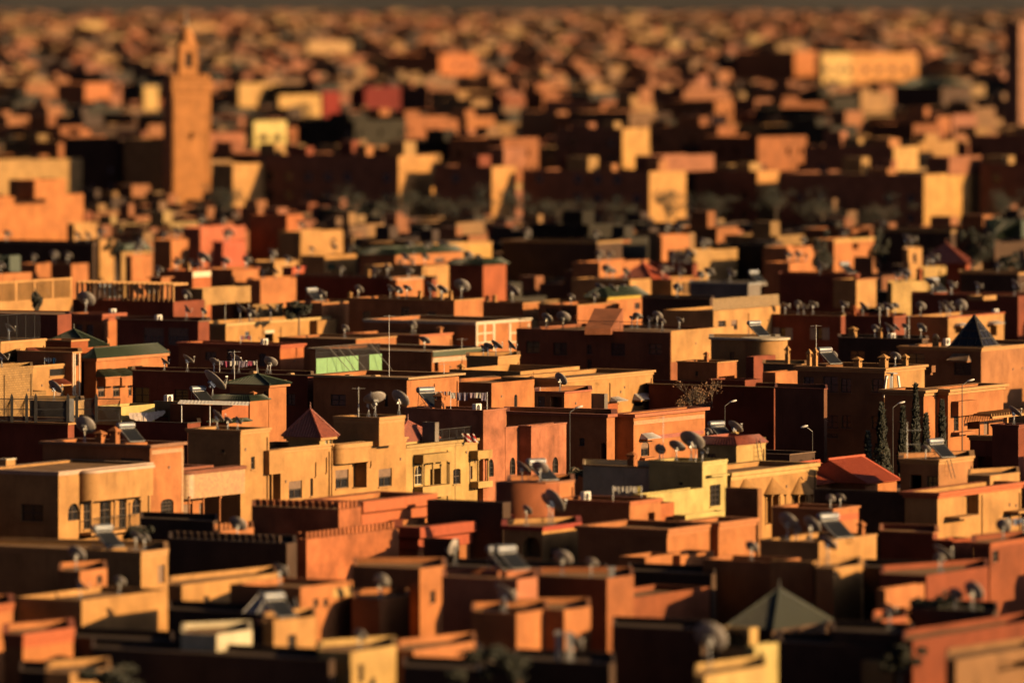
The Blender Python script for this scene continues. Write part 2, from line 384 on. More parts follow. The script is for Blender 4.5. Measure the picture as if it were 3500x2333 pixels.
class House:
    def __init__(s, fr, xl, xc, xr, y, h, col, label, d=None, rot=30.0, par=0.6, cop=None, Lm=None, Rm=None, cat='house', name='house', vis=4.5, mat='stucco', deck=None, group=None, deep=True):
        s.fr = fr; s.V = vol_img(fr, xl, xc, xr, y, h, d, rot, Lm, Rm); s.col = col; s.label = label; s.par = par = (.34 if par == .6 else par); s.cop = cop
        s.cat = cat; s.name = name; s.mat = mat; s.deck = deck or ((.06, .035, .022) if col == DK else (.34, .20, .10)); s.vis = vis; s.group = group  # dark yards get near-black decks, their shade put into the colour
        V = s.V
        if deep and min(V.R, V.L) < 3.6 and max(V.R, V.L) > 3 and V.C.y < 1200: V.deepen(6.5)
        s.root = empty(name, (V.C.x, V.C.y, 0), R_(90 - V.rot)); s.inv = V.mat.inverted()
        tag(s.root, label, cat, group)
        s.vols = [(V, 'walls', col, mat, par, cop)]; s.roofs = []
        s.done = False; s.items = []; HOUSES.append(s)
    # --- openings given in photograph pixels
    def win(s, face, x0, x1, y0, y1, kind='w', fr=None, V=None, bars=(2, 2), fc=(.10, .07, .05), dp=None, arch=0.0):
        fr = fr or s.fr; V = V or s.V; u0, u1 = fr.u(x0), fr.u(x1); um = (u0 + u1) / 2
        if face == 'R': a0, a1 = V.aR(u0), V.aR(u1); z1, z0 = V.zR(um, fr.v(y0)), V.zR(um, fr.v(y1))
        else: a1, a0 = V.aL(u0), V.aL(u1); z1, z0 = V.zL(um, fr.v(y0)), V.zL(um, fr.v(y1))
        if kind == 'a': arch = 1.0
        if dp is None: dp = 1.1 if kind == 'v' else 0.2
        (V.opR if face == 'R' else V.opL).append((a0, a1, z0, z1, dp, arch, kind, bars, fc))
        return s
    def wR(s, *ws, **kw):
        for w in ws: s.win('R', *w, **kw)
        return s
    def wL(s, *ws, **kw):
        for w in ws: s.win('L', *w, **kw)
        return s
    def room(s, fr, xl, xc, xr, y, back=2.0, d=None, col=None, cop=None, par=0.25, part='roof_room', mat=None, z0=None, rot=None, Lm=None, Rm=None):
        d = d or s.V.C.y + back
        V = vol_img(fr, xl, xc, xr, y, None, d, rot or s.V.rot, Lm, Rm, s.V.z1 - s.par if z0 is None else z0)
        s.vols.append((V, part, col or s.col, mat or s.mat, par, cop)); return V
    def finish(s):
        if s.done: return
        s.done = True
        for V, part, col, mat, par, cop in s.vols:
            ml = s.inv @ V.mat
            mb, zd, th = body_mesh(V, par)
            mb.build(part, M[mat], s.root, ml, col)
            dk = MB(); dk.quad(*[(*p, zd) for p in offset(V.poly(), -th * .5)])
            dk.build('roof', M['deck'], s.root, ml, s.deck)
            if cop:
                ch, pr, cc = cop[:3]; z1 = V.z1 + 0.04
                prof = [(pr * .35, z1 - ch), (pr * .35, z1 - ch * .55), (pr, z1 - ch * .45), (pr, z1)] if ch > .25 else [(pr, z1 - ch), (pr, z1)]
                ring_mesh(V.poly(), prof, min(.26, V.R * .2, V.L * .2)).build('coping', M['trim'], s.root, ml, cc)
            for face, ops in (('R', V.opR), ('L', V.opL)):
                for a0, a1, b0, b1, dp, arch, kind, bars, fc in ops:
                    s.pane(ml, face, a0, a1, b0, b1, dp, kind, bars, fc)
    def pane(s, ml, face, a0, a1, b0, b1, dp, kind, bars, fc):
        P = (lambda a, q, z: (a, q, z)) if face == 'R' else (lambda a, q, z: (q, a, z))
        def bx(mb, x0, x1, q0, q1, z0, z1):
            p, q = P(x0, q0, z0), P(x1, q1, z1)
            mb.box(min(p[0], q[0]), max(p[0], q[0]), min(p[1], q[1]), max(p[1], q[1]), z0, z1)
        if kind == 'v': return
        if kind == 'd':
            mb = MB(); bx(mb, a0 + .01, a1 - .01, dp - .06, dp, b0, b1 - .01)
            for k in (0.3, 0.7): bx(mb, a0 + (a1 - a0) * .15, a1 - (a1 - a0) * .15, dp - .075, dp - .055, b0 + (b1 - b0) * (k - .14), b0 + (b1 - b0) * (k + .14))
            o = mb.build('door', M['shutter'], s.root, ml); k = MB(); bx(k, a1 - .2, a1 - .12, dp - .12, dp - .05, b0 + 1.0, b0 + 1.1)
            kk = k.build('handle', M['steel'], o); return
        fw = min(0.07, (a1 - a0) * .12); mb = MB(); q0, q1 = dp - .09, dp - .03
        bx(mb, a0, a0 + fw, q0, q1, b0, b1); bx(mb, a1 - fw, a1, q0, q1, b0, b1)
        bx(mb, a0 + fw, a1 - fw, q0, q1, b0, b0 + fw); bx(mb, a0 + fw, a1 - fw, q0, q1, b1 - fw, b1)
        nx, nz = bars; t = fw * .5
        for k in range(1, nx): c = a0 + (a1 - a0) * k / nx; bx(mb, c - t, c + t, q0 + .01, q1, b0 + fw, b1 - fw)
        for k in range(1, nz): c = b0 + (b1 - b0) * k / nz; bx(mb, a0 + fw, a1 - fw, q0 + .02, q1 - .005, c - t, c + t)
        w = mb.build('window', M['frame'], s.root, ml, fc)
        pn = MB(); pn.quad(P(a0, dp - .03, b0), P(a1, dp - .03, b0), P(a1, dp - .03, b1), P(a0, dp - .03, b1)); pn.build('pane', M['glass'], w)
        if kind == 'b':
            sh = MB(); zz = b0 + (b1 - b0) * .55; n = 5
            for k in range(n): bx(sh, a0 + fw, a1 - fw, dp - .14, dp - .10, zz + (b1 - zz) * k / n + .01, zz + (b1 - zz) * (k + 1) / n)
            sh.build('blind', M['shutter'], w)
        if kind == 'g':
            g = MB(); n = max(3, int((a1 - a0) / .16))
            for k in range(1, n): c = a0 + (a1 - a0) * k / n; bx(g, c - .012, c + .012, .02, .045, b0, b1)
            for k in range(1, 4): c = b0 + (b1 - b0) * k / 4; bx(g, a0, a1, .046, .06, c - .012, c + .012)
            g.build('grille', M['iron'], w)
        if kind in 'wgb' and b1 - b0 < 2:
            sl = MB(); bx(sl, a0 - .08, a1 + .08, -.1, .03, b0 - .09, b0 - .005); sl.build('sill', M['trim'], w, None, shade(s.col, .95))
    def add(s, mb, name, mat, col=None, V=None, smooth=False):
        V = V or s.V
        return mb.build(name, M[mat] if isinstance(mat, str) else mat, s.root, s.inv @ V.mat, col, smooth)
    # --- features
    def bay(s, x0, x1, yt, yb, pr=1.0, r=0.8, fr=None, V=None, col=None, name='bay', mat=None, capcol=None, cap=.18):
        fr = fr or s.fr; V = V or s.V; a0, a1 = V.aR(fr.u(x0)), V.aR(fr.u(x1)); um = fr.u((x0 + x1) / 2)
        z1, z0 = V.zR(fr.u(x0), fr.v(yt)), V.zR(um, fr.v(yb))
        def plan(g):
            pts = [(a0 - g, 0.02)]
            if r > 0:
                for k in range(9): t = math.pi / 2 * k / 8; pts.append((a0 + r - (r + g) * math.cos(t), -(pr - r) - (r + g) * math.sin(t)))
            else: pts.append((a0 - g, -pr - g))
            return pts + [(a1 + g, -pr - g), (a1 + g, 0.02)]
        mb = MB(); mb.prism(plan(0), z0, z1); s.add(mb, name, mat or s.mat, col or s.col, V)
        if capcol: c = MB(); c.prism(plan(.1), z1 - cap, z1 + .03); s.add(c, 'coping', 'trim', capcol, V)
        return a0, a1, z0, z1
    def hood(s, x0, x1, yt, yb, face='R', pr=0.6, mat='greentile', fr=None, V=None, col=None):
        fr = fr or s.fr; V = V or s.V
        if face == 'R': a0, a1 = V.aR(fr.u(x0)), V.aR(fr.u(x1)); um = fr.u((x0 + x1) / 2); z1, z0 = V.zR(um, fr.v(yt)), V.zR(um, fr.v(yb)); P = lambda a, q, z: (a, q, z)
        else: a1, a0 = V.aL(fr.u(x0)), V.aL(fr.u(x1)); um = fr.u((x0 + x1) / 2); z1, z0 = V.zL(um, fr.v(yt)), V.zL(um, fr.v(yb)); P = lambda a, q, z: (q, a, z)
        mb = MB(); i = min(.3, (a1 - a0) * .25); t = .08
        mb.quad(P(a0, -pr, z0), P(a1, -pr, z0), P(a1 - i, .01, z1), P(a0 + i, .01, z1))
        mb.quad(P(a0, -pr, z0), P(a0 + i, .01, z1), P(a0, .01, z0)); mb.quad(P(a1, -pr, z0), P(a1, .01, z0), P(a1 - i, .01, z1))
        mb.quad(P(a0, -pr, z0), P(a0, .01, z0), P(a1, .01, z0), P(a1, -pr, z0))
        n = max(3, int((a1 - a0) / .22))
        for k in range(n + 1):
            f = k / n; mb.tube(P(a0 + (a1 - a0) * f, -pr, z0 + .02), P(a0 + i + (a1 - a0 - 2 * i) * f, -.01, z1 + .02), .045, 5)
        o = s.add(mb, 'tiled_hood', mat, col, V)
        e = MB(); p, q = P(a0 + .06, -pr + .08, z0 - .14), P(a1 - .06, .01, z0 - .01)
        e.box(min(p[0], q[0]), max(p[0], q[0]), min(p[1], q[1]), max(p[1], q[1]), z0 - .14, z0 - .01)
        e.build('bracket', M['trim'], o, None, shade(s.col, .9))
    def pyramid(s, V, apx, yt, fr=None, ov=.35, mat='redtile', z=None):
        fr = fr or s.fr; z0 = z if z is not None else V.z1 + .05; cx, cy = V.R / 2, V.L / 2
        p = V.world(cx, cy, 0); zt = H - (fr.v(yt) - VH) / F * p.y
        c = [(-ov, -ov), (V.R + ov, -ov), (V.R + ov, V.L + ov), (-ov, V.L + ov)]; mb = MB(); ap = Vector((cx, cy, zt))
        for k in range(4):
            j = (k + 1) % 4; mb.quad((*c[k], z0), (*c[j], z0), ap)
            A, B_ = Vector((*c[k], z0)), Vector((*c[j], z0)); n = max(5, int((B_ - A).length / .24))
            for q in range(1, n):
                f = q / n; b = A.lerp(B_, f); h = 1 - abs(2 * f - 1); mid = (A + B_) / 2
                e = b + (ap - mid) * h; mb.tube(b + Vector((0, 0, .02)), e + Vector((0, 0, .02)), .05, 5)
        mb.quad(*[(*c[k], z0) for k in (3, 2, 1, 0)])
        o = s.add(mb, 'pyramid_roof', mat, None, V)
        rd = MB()
        for k in range(4): rd.tube((*c[k], z0 + .05), ap + Vector((0, 0, .05)), .09, 6)
        rd.tube(ap, ap + Vector((0, 0, .6)), .05, 6, .02); rd.build('ridge', M[mat], o)
        ev = MB(); ev.box(-ov * .7, V.R + ov * .7, -ov * .7, V.L + ov * .7, z0 - .2, z0 - .01); ev.build('eave', M['trim'], o, None, s.col)
    def tileband(s, V=None, hgt=.8, ov=.3, mat='greentile', inset=.9):
        """a mansard strip of tiles round the top of the walls"""
        V = V or s.V; z0 = V.z1 + .04; z1 = z0 + hgt; mb = MB(); R, L = V.R, V.L
        c = [(-ov, -ov), (R + ov, -ov), (R + ov, L + ov), (-ov, L + ov)]; i = [(inset, inset), (R - inset, inset), (R - inset, L - inset), (inset, L - inset)]
        for k in range(4):
            j = (k + 1) % 4; mb.quad((*c[k], z0), (*c[j], z0), (*i[j], z1), (*i[k], z1)); mb.quad((*i[k], z1), (*i[j], z1), (*i[j], z0), (*i[k], z0)); mb.quad((*c[k], z0 - .01), (*i[k], z0 - .01), (*i[j], z0 - .01), (*c[j], z0 - .01))
            A, B_, Ai, Bi = [Vector(q) for q in ((*c[k], z0), (*c[j], z0), (*i[k], z1), (*i[j], z1))]; n = max(4, int((B_ - A).length / .26))
            if k in (0, 3):
                for q in range(n + 1): mb.tube(A.lerp(B_, q / n) + Vector((0, 0, .02)), Ai.lerp(Bi, q / n) + Vector((0, 0, .02)), .055, 5)
        s.add(mb, 'tiled_roof', mat, None, V)
    def rail(s, face, x0, x1, hgt=1.0, mat='iron', V=None, fr=None, z=None, step=.14, off=.1, name='railing'):
        fr = fr or s.fr; V = V or s.V; z = V.z1 + .03 if z is None else z
        if face == 'R': a0, a1 = max(0, V.aR(fr.u(x0))), min(V.R, V.aR(fr.u(x1))); P = lambda a, q, w: (a, q, w)
        else: a1, a0 = min(V.L, V.aL(fr.u(x0))), max(0, V.aL(fr.u(x1))); P = lambda a, q, w: (q, a, w)
        mb = MB(); n = max(2, int((a1 - a0) / step))
        for k in range(n + 1):
            a = a0 + (a1 - a0) * k / n; mb.tube(P(a, off, z), P(a, off, z + hgt), .012 if k % 8 else .03, 4)
        mb.tube(P(a0, off, z + hgt), P(a1, off, z + hgt), .03, 5); mb.tube(P(a0, off, z + .12), P(a1, off, z + .12), .02, 5)
        return s.add(mb, name, mat, None, V)
    def posts(s, xs, y0, y1, pr=1.0, r=.07, fr=None, V=None, col=None):
        fr = fr or s.fr; V = V or s.V
        for x in xs:
            a = V.aR(fr.u(x)); z1, z0 = V.zR(fr.u(x), fr.v(y0)), V.zR(fr.u(x), fr.v(y1)); mb = MB()
            mb.tube((a, -pr + .12, z0), (a, -pr + .12, z1), r, 8); mb.box(a - r * 1.6, a + r * 1.6, -pr + .12 - r * 1.6, -pr + .12 + r * 1.6, z1 - .14, z1 - .005)
            s.add(mb, 'column', 'trim', col or shade(s.col, .8), V)
    def slab(s, face, x0, x1, y, t=.15, pr=.8, fr=None, V=None, name='balcony_slab', col=None):
        fr = fr or s.fr; V = V or s.V; um = fr.u((x0 + x1) / 2); mb = MB()
        if face == 'R': a0, a1 = V.aR(fr.u(x0)), V.aR(fr.u(x1)); z = V.zR(um, fr.v(y)); mb.box(a0, a1, -pr, .02, z - t, z)
        else: a1, a0 = V.aL(fr.u(x0)), V.aL(fr.u(x1)); z = V.zL(um, fr.v(y)); mb.box(-pr, .02, a0, a1, z - t, z)
        return s.add(mb, name, 'trim', col or shade(s.col, .95), V)
    def band(s, face, x0, x1, y0, y1, pr=.03, mat='trim', col=WH, fr=None, V=None, name='frieze'):
        fr = fr or s.fr; V = V or s.V; um = fr.u((x0 + x1) / 2); mb = MB()
        if face == 'R': a0, a1 = V.aR(fr.u(x0)), V.aR(fr.u(x1)); z1, z0 = V.zR(um, fr.v(y0)), V.zR(um, fr.v(y1)); mb.box(max(.0, a0), min(V.R, a1), -pr, .03, z0, z1)
        else: a1, a0 = V.aL(fr.u(x0)), V.aL(fr.u(x1)); z1, z0 = V.zL(um, fr.v(y0)), V.zL(um, fr.v(y1)); mb.box(-pr, .03, max(0, a0), min(V.L, a1), z0, z1)
        return s.add(mb, name, mat, col, V)
    def merlons(s, V=None, w=.32, gap=.22, hgt=.45, col=None, faces='RL'):
        V = V or s.V; z = V.z1 + .045; mb = MB(); st = w + gap
        if 'R' in faces:
            for k in range(int(V.R / st)): a = k * st + .05; mb.box(a, a + w, .03, .27, z, z + hgt)
        if 'L' in faces:
            for k in range(1, int(V.L / st)): a = k * st + .05; mb.box(.03, .27, a, a + w, z, z + hgt)
        s.add(mb, 'battlement', s.mat, col or s.col, V)
# ------------------------------------------------------------------ setting
g = MB(); g.quad((-30000, -500, 0), (30000, -500, 0), (30000, 45000, 0), (-30000, 45000, 0))
tag(g.build('ground', M['ground']), kind='structure')
g = MB(); nx, ny = 90, 8
def hz(i, j):
    s_ = math.sin(math.pi * j / ny)
    return s_ * (95 + 34 * math.sin(i * .31) + 22 * math.sin(i * .83 + 1) + 12 * math.sin(i * 2.1 + j))
for j in range(ny):
    for i in range(nx):
        q = [(-6000 + 12000 * a / nx, 11500 + 380 * b, hz(a, b) - 2) for a, b in ((i, j), (i + 1, j), (i + 1, j + 1), (i, j + 1))]
        g.quad(*q)
tag(g.build('hills', M['hills'], smooth=True), kind='structure')

# ------------------------------------------------------------------ the near facades, left to right
cpk = (.66, .48, .36)
k = House(B1, -250, 670, 1730, 1050, 7.5, PE, 'peach house with a pale pink coping and curved arched loggia at left edge', d=534.6, cop=(.3, .16, cpk), par=.15)
k.wR((520, 608, 192, 325, 'a'), (1012, 1082, 150, 275, 'a'), fr=D1, arch=.5)
k.win('R', 640, 700, 190, 390, 'w', fr=D1, bars=(2, 3)); k.win('R', 765, 850, 175, 385, 'w', fr=D1, bars=(2, 3)); k.win('R', 912, 970, 160, 380, 'w', fr=D1, bars=(2, 3))
k.wL((160, 330, 200, 330, 'w'), fr=D1)
k.bay(912, 1625, 1035, 1345, 1.0, .9, capcol=cpk)
k.posts((622, 800, 890, 1000), 165, 385, 1.0, .08, fr=D1); k.slab('R', 612, 1060, 392, .2, 1.0, fr=D1)
k.rail('R', 615, 1055, 1.0, z=k.V.zR(D1.u(800), D1.v(390)), fr=D1, off=-.92, step=.16)
k.room(B1, 60, 70, 175, 905, d=541, cop=(.08, .05, WH), part='stair_room')
k = House(B1, 490, 1722, 2105, 745, 8.8, OR, 'orange pier house with a mosaic frieze rising behind the loggia house', d=546, cop=(.2, .22, (.34, .17, .09)))
k.band('R', 1740, 2092, 785, 830, .025, 'mosaic'); k.band('R', 2080, 2104, 785, 1500, .02, 'mosaic', name='pilaster')
k.wR((1845, 1992, 1355, 1560, 'g'), arch=.35, bars=(4, 5)); k.wL((1380, 1640, 890, 935))
k = House(B1, 1960, 2010, 2345, 1010, 7.0, OR, 'orange house with a curved mosaic bay under dark red eaves', d=550.5, Lm=5, cop=(.16, .5, (.30, .10, .05)))
xx = lambda n: 2350 + n
k.bay(2012, xx(320), 1040, 1320, 1.1, 1.0, name='mosaic_bay', mat='mosaic', capcol=(.26, .09, .045), cap=.22)
k.band('R', xx(305), xx(405), 1000, 1040, .03, 'mosaic'); k.wR((1682, 1792, 122, 258, 'g'), fr=D1, bars=(3, 4))
k.win('R', 1385, 1470, 200, 330, 'd', fr=D1); k.win('R', 1525, 1550, 190, 330, 'd', fr=D1)
k.posts((1370, 1480, 1605), 135, 330, 1.0, .08, fr=D1)
k = House(B2, -200, 410, 740, 575, 9.1, PE, 'tall peach house with three dishes on its roof beside the mosaic bay', d=558, cop=(.35, .15, shade(PE, 1.05)))
k.wR((530, 573, 872, 1015, 'w'), bars=(1, 2)); k.wL((185, 225, 790, 825))
k = House(B2, 575, 770, 1450, 795, 7.35, PE, 'peach house with three dark windows and an overhanging corner bay', d=563, Lm=5, cop=(.35, .16, shade(PE, 1.03)))
k.wR((965, 1115, 1150, 1350, 'b'), (1210, 1242, 1120, 1322, 'w'))
k.win('R', 780, 870, 1070, 1390, 'v'); k.bay(600, 775, 800, 1062, 1.1, 0)
k.win('R', 1265, 1278, 935, 1100, 'w', bars=(1, 1)); k.win('R', 1388, 1402, 880, 1055, 'w', bars=(1, 1))
V = k.room(B2, 960, 1318, 1462, 660, d=569, part='roof_kiosk', col=CR); k.win('R', 1382, 1412, 672, 725, V=V, fc=WH); k.win('R', 1430, 1460, 672, 725, V=V, fc=WH); k.pyramid(V, 1210, 335, ov=.4)
k = House(B2, 1440, 1462, 2310, 735, 7.35, PE, 'long peach house with a rounded overhanging corner and recessed balcony', d=570.5, Lm=5, cop=(.35, .16, shade(PE, 1.03)))
k.bay(1470, 1880, 735, 935, .7, .65, capcol=shade(PE, 1.03), cap=.3)
k.wR((1500, 1650, 1022, 1232, 'b'), (1995, 2145, 1010, 1212, 'b')); k.win('R', 1690, 1858, 935, 1232, 'v')
k.win('R', 1898, 1912, 850, 985, 'w', bars=(1, 1))
k.room(B2, 1480, 2000, 2290, 430, d=574, cop=(.5, .07, shade(PE, 1.03)), part='roof_room')
k = House(B3, -120, -45, 858, 748, 6.7, CR, 'cream house with two small columned balconies and a red hipped roof', d=580.5, Lm=6, cop=(.45, .2, shade(CR, .8)))
k.wR((500, 585, 1010, 1185, 'w'), arch=.25); k.win('R', 60, 152, 975, 1195, 'a', fc=WH); k.win('R', 235, 355, 1010, 1250, 'v', dp=.9)
k.win('R', 690, 722, 980, 1130, 'd')
k.bay(45, 370, 850, 930, .9, 0, col=shade(CR, .85)); k.posts((55, 175, 365), 930, 1190, .85, .09); k.slab('R', 45, 370, 1200, .9, .85, name='balcony_wall')
k.bay(685, 852, 805, 890, .8, 0, col=shade(CR, .9)); k.posts((700, 815), 890, 1150, .8, .08); k.slab('R', 690, 855, 1150, .5, .8, name='balcony_wall')
k.rail('R', 360, 800, .9, off=.6)
V = k.room(B3, -330, -210, 290, 725, d=583, z0=5.0); k.pyramid(V, 0, 470, ov=.35)
k = House(B3, -60, 845, 1107, 345, 8.8, PK, 'stained salmon house with pointed dark windows and a tall blank side', d=590, cop=(.1, .06, shade(PK, .8)), mat='stained')
k.wR((900, 966, 898, 1100, 'g')); k.V.opR[-1] = k.V.opR[-1][:5] + (1.3,) + k.V.opR[-1][6:]
k.room(B3, 1060, 1100, 1250, 540, d=593, col=PK, part='side_wing', z0=0, mat='stained', cop=(.1, .05, shade(PK, .8)), Lm=5)
W = k.vols[-1][0]; k.win('R', 1150, 1214, 880, 1078, 'g', V=W, arch=1.3)
k.room(B3, 1245, 1395, 1797, 525, d=594.2, col=PK, part='front_wing', z0=0, mat='stained', cop=(.12, .05, shade(PK, .75)))
W = k.vols[-1][0]; k.win('R', 1480, 1540, 885, 1060, 'g', V=W, arch=1.3); k.win('R', 1640, 1705, 875, 1060, 'g', V=W, arch=1.3)
k.room(B3, 145, 292, 300, 480, d=585.5, part='chimney_block', col=GR, z0=6.5)
k = House(B3, 1112, 2262, 2352, 392, 7.5, OR, 'dark terrace house with ochre frieze and an arched gateway in shade', d=607, cop=(.25, .25, (.4, .13, .06)))
k.wL((1945, 2008, 655, 750, 'w'), arch=.5); k.win('L', 2190, 2340, 715, 930, 'v', arch=.8)
W = k.room(B4, 5, 220, 1040, 392, d=609, z0=0, part='front_wing', cop=(.25, .3, (.5, .17, .08)), par=.6)
k.band('R', 222, 1030, 425, 470, .03, 'mosaic', fr=B4, V=W); k.win('R', 305, 400, 700, 865, 'b', fr=B4, V=W, arch=.6)
k.hood(290, 446, 605, 660, 'R', .8, 'trim', fr=B4, V=W); k.slab('R', 290, 440, 880, .2, .5, fr=B4, V=W, name='flower_ledge')
k.band('R', 480, 1020, 595, 640, .04, 'redtile', fr=B4, V=W, name='tile_course')
# ------------------------------------------------------------------ left middle
k = House(B1, -300, 778, 852, 492, 7.2, RU, 'dark terrace house behind the black iron fence at left', d=597, cop=(.16, .14, PE))
k = House(B1, 850, 2150, 2300, 490, 7.1, RU, 'dark terrace house carrying the yellow lean-to shed', d=600, cop=(.06, .05, DK))
k.room(B1, 1375, 1390, 1775, 300, d=603, col=YE, part='shed', Lm=2.5, z0=6.9)
k.room(B1, 1760, 2130, 2150, 245, d=608, col=SA, part='shed', z0=6.9); k.win('L', 1945, 2070, 330, 480, V=k.vols[-1][0], fc=WH); k.win('L', 1810, 1930, 330, 480, 'v', V=k.vols[-1][0])
k = House(B1, 340, 768, 965, 245, 8.6, SA, 'small sand coloured box house with a large dish, behind the fence', d=610, cop=(.08, .05, SA))
k = House(A1, -420, -320, 378, 1225, 9.0, OC, 'bare concrete block wall house at the far left edge', d=654, mat='block')
k.room(A1, 370, 380, 530, 1470, d=664, z0=0, Lm=4, part='lower_wing', mat='block')
k = House(A1, 330, 378, 835, 1178, 9.7, PE, 'ochre house with a slotted roof opening and a red tiled door hood', d=668, cop=(.22, .12, PE), Lm=5)
k.win('R', 570, 730, 1207, 1287, 'g', bars=(1, 1)); k.hood(575, 768, 1325, 1382, pr=.9, mat='redtile'); k.win('R', 640, 732, 1455, 1640, 'd')
for x in (838, 862, 884): pass
k = House(A1, 820, 828, 930, 1020, 11.0, OR, 'narrow orange stair tower with white pilaster stripes', d=672, cop=(.12, .1, shade(PE, 1.1)), Lm=6)
for x0, x1 in ((832, 842), (852, 862), (905, 914)): k.band('R', x0, x1, 1030, 1900, .05, col=WH, name='pilaster')
k.win('R', 866, 900, 1040, 1175, 'w', bars=(1, 2))
k = House(A1, -60, 5, 522, 902, 11.2, PE, 'ochre upper house with small arched windows below a green railing', d=676, cop=(.2, .1, shade(PE, 1.05)), Lm=6)
k.wR((124, 162, 1062, 1178, 'a'), (206, 246, 1058, 1178, 'a'), (421, 463, 1043, 1155, 'a')); k.win('R', 313, 370, 1045, 1178, 'd'); k.hood(280, 428, 968, 1025, pr=.8, mat='redtile')
k.rail('R', 15, 490, 2.4, off=.3, step=.18)
k = House(A1, -260, 660, 820, 590, 13.2, RU, 'big dark house with a sloping lit edge at upper left', d=695, par=.1)
k = House(A1, 780, 815, 1010, 885, 12.0, TE, 'small terracotta corner turret with a lit pilaster', d=684, Lm=3, cop=(.15, .1, PE))
k.room(A1, 850, 1000, 1210, 965, d=688, z0=8, Lm=5); k.pyramid(k.vols[-1][0], 0, 760, ov=.3, mat='greentile')
k = House(A1, 965, 1103, 1918, 1095, 8.6, OR, 'orange house with green tiled strip roof and three green window hoods', d=682, cop=(.25, .22, shade(OR, 1.05)))
k.tileband(hgt=.95, ov=.2, inset=.7)
k.wR((1125, 1205, 1402, 1530, 'b'), (1298, 1376, 1388, 1526, 'b'), (1474, 1512, 1385, 1515, 'b'))
for x0, x1, y0, y1 in ((1095, 1292, 1213, 1292), (1282, 1456, 1205, 1286), (1450, 1640, 1180, 1275)):
    k.bay(x0 + 25, x1 - 10, y1, y1 + 110, .9, 0); k.hood(x0, x1, y0, y1, pr=1.1)
k = House(A2, -830, 1180, 1245, 1285, 8.2, RU, 'long dark house with many dishes behind the green pavilion', d=661, cop=(.1, .08, SA))
k.wL((-350, -190, 1445, 1600, 'g'), (-820, -640, 1420, 1600), (935, 1035, 1495, 1625))
k = House(A2, 285, 735, 935, 1402, 9.5, OR, 'square tower house under a green tiled pyramid roof', d=612, cop=(.2, .1, PE), par=.1)
k.pyramid(k.V, 605, 1275, ov=.35, mat='greentile'); k.wL((672, 735, 1465, 1540, 'w'), bars=(1, 1))
W = k.room(B2, 480, 517, 738, 240, d=609.5, z0=0, part='lower_wing', Lm=4, par=.1); k.tileband(W, .4, .12, inset=.4)
W = k.room(B2, 60, 195, 518, 285, d=606, z0=0, part='roof_shelter', col=(.5, .16, .06), Lm=5); k.win('L', 70, 92, 310, 490, 'v', V=W, fr=B2)
W = k.room(B2, 230, 275, 530, 492, d=604, z0=0, part='lower_wing', Lm=2, col=OR); k.tileband(W, .25, .1, inset=.3)
k = House(A2, 1250, 2318, 2350 + 565, 1312, 7.5, OR, 'wide low house with flat overhanging roof slab and one dark window', d=653, cop=(.18, .45, shade(SA, 1.05)))
k.wL((1440, 1617, 1502, 1632, 'w'), (2060, 2100, 1510, 1640))
k = House(A3, 565, 940, 1432, 1372, 7.1, OR, 'plain orange house with a small niche beside the washing line', d=664, par=.3)
k.win('R', 1200, 1236, 1500, 1650, 'w', bars=(1, 1), dp=.12, arch=1.0); k.room(A3, 480, 565, 1110, 1330, d=676, part='shed', col=BR)
k = House(A3, 455, 1272, 1950, 1238, 7.4, PE, 'pale peach house with a blank notched parapet', d=682, par=.8)
k.room(A3, 1400, 1422, 1720, 1238, d=684, part='wing', z0=0)
k = House(A3, 1690, 1745, 2350 + 440, 1322, 7.3, PE, 'long sunlit peach house with stepped cornice and awning windows', d=670, cop=(.4, .22, shade(PE, 1.06)), Lm=6)
k.wR((2350 + 230, 2350 + 330, 1343 + 225, 1343 + 292, 'g'), (2350 - 25, 2350 + 25, 1343 + 235, 1343 + 290, 'g'))
k.hood(2350 + 210, 2350 + 385, 1343 + 150, 1343 + 212, pr=.9, mat='trim'); k.hood(2350 - 60, 2350 + 60, 1343 + 190, 1343 + 232, pr=.9, mat='trim')
k = House(B3, 1450, 1775, 2085, 135, 7.6, OR, 'small orange stair house with a black open doorway', d=640, cop=(.15, .1, (.45, .14, .07)))
k.win('L', 1616, 1745, 185, 378, 'v'); k.win('L', 1470, 1550, 180, 378, 'd')
k.room(B3, 2070, 2235, 2245, 155, d=645, part='panel_box', col=GR, z0=3)
k.room(B3, 2110, 2125, 2350 + 40, 285, d=648, part='low_wing', col=TE, z0=0, Lm=3)
k = House(A4, 395, 1832, 1850, 1422, 6.5, RU, 'dark low house behind the bare tree with thin lit roof edge', d=676, cop=(.08, .2, SA))
k = House(A4, 722, 1180, 1403, 1137, 8.6, OR, 'salmon house with a small oval opening in its shaded wall', d=686, cop=(.08, .1, PE), par=.4)
k.wL((925, 960, 1235, 1290), (845, 940, 1300, 1308)); k.win('R', 1195, 1380, 1290, 1440, 'v')
k.room(A4, 1190, 1500, 1700, 1340, d=682, z0=0, part='yard_wall', col=RU, Lm=4)
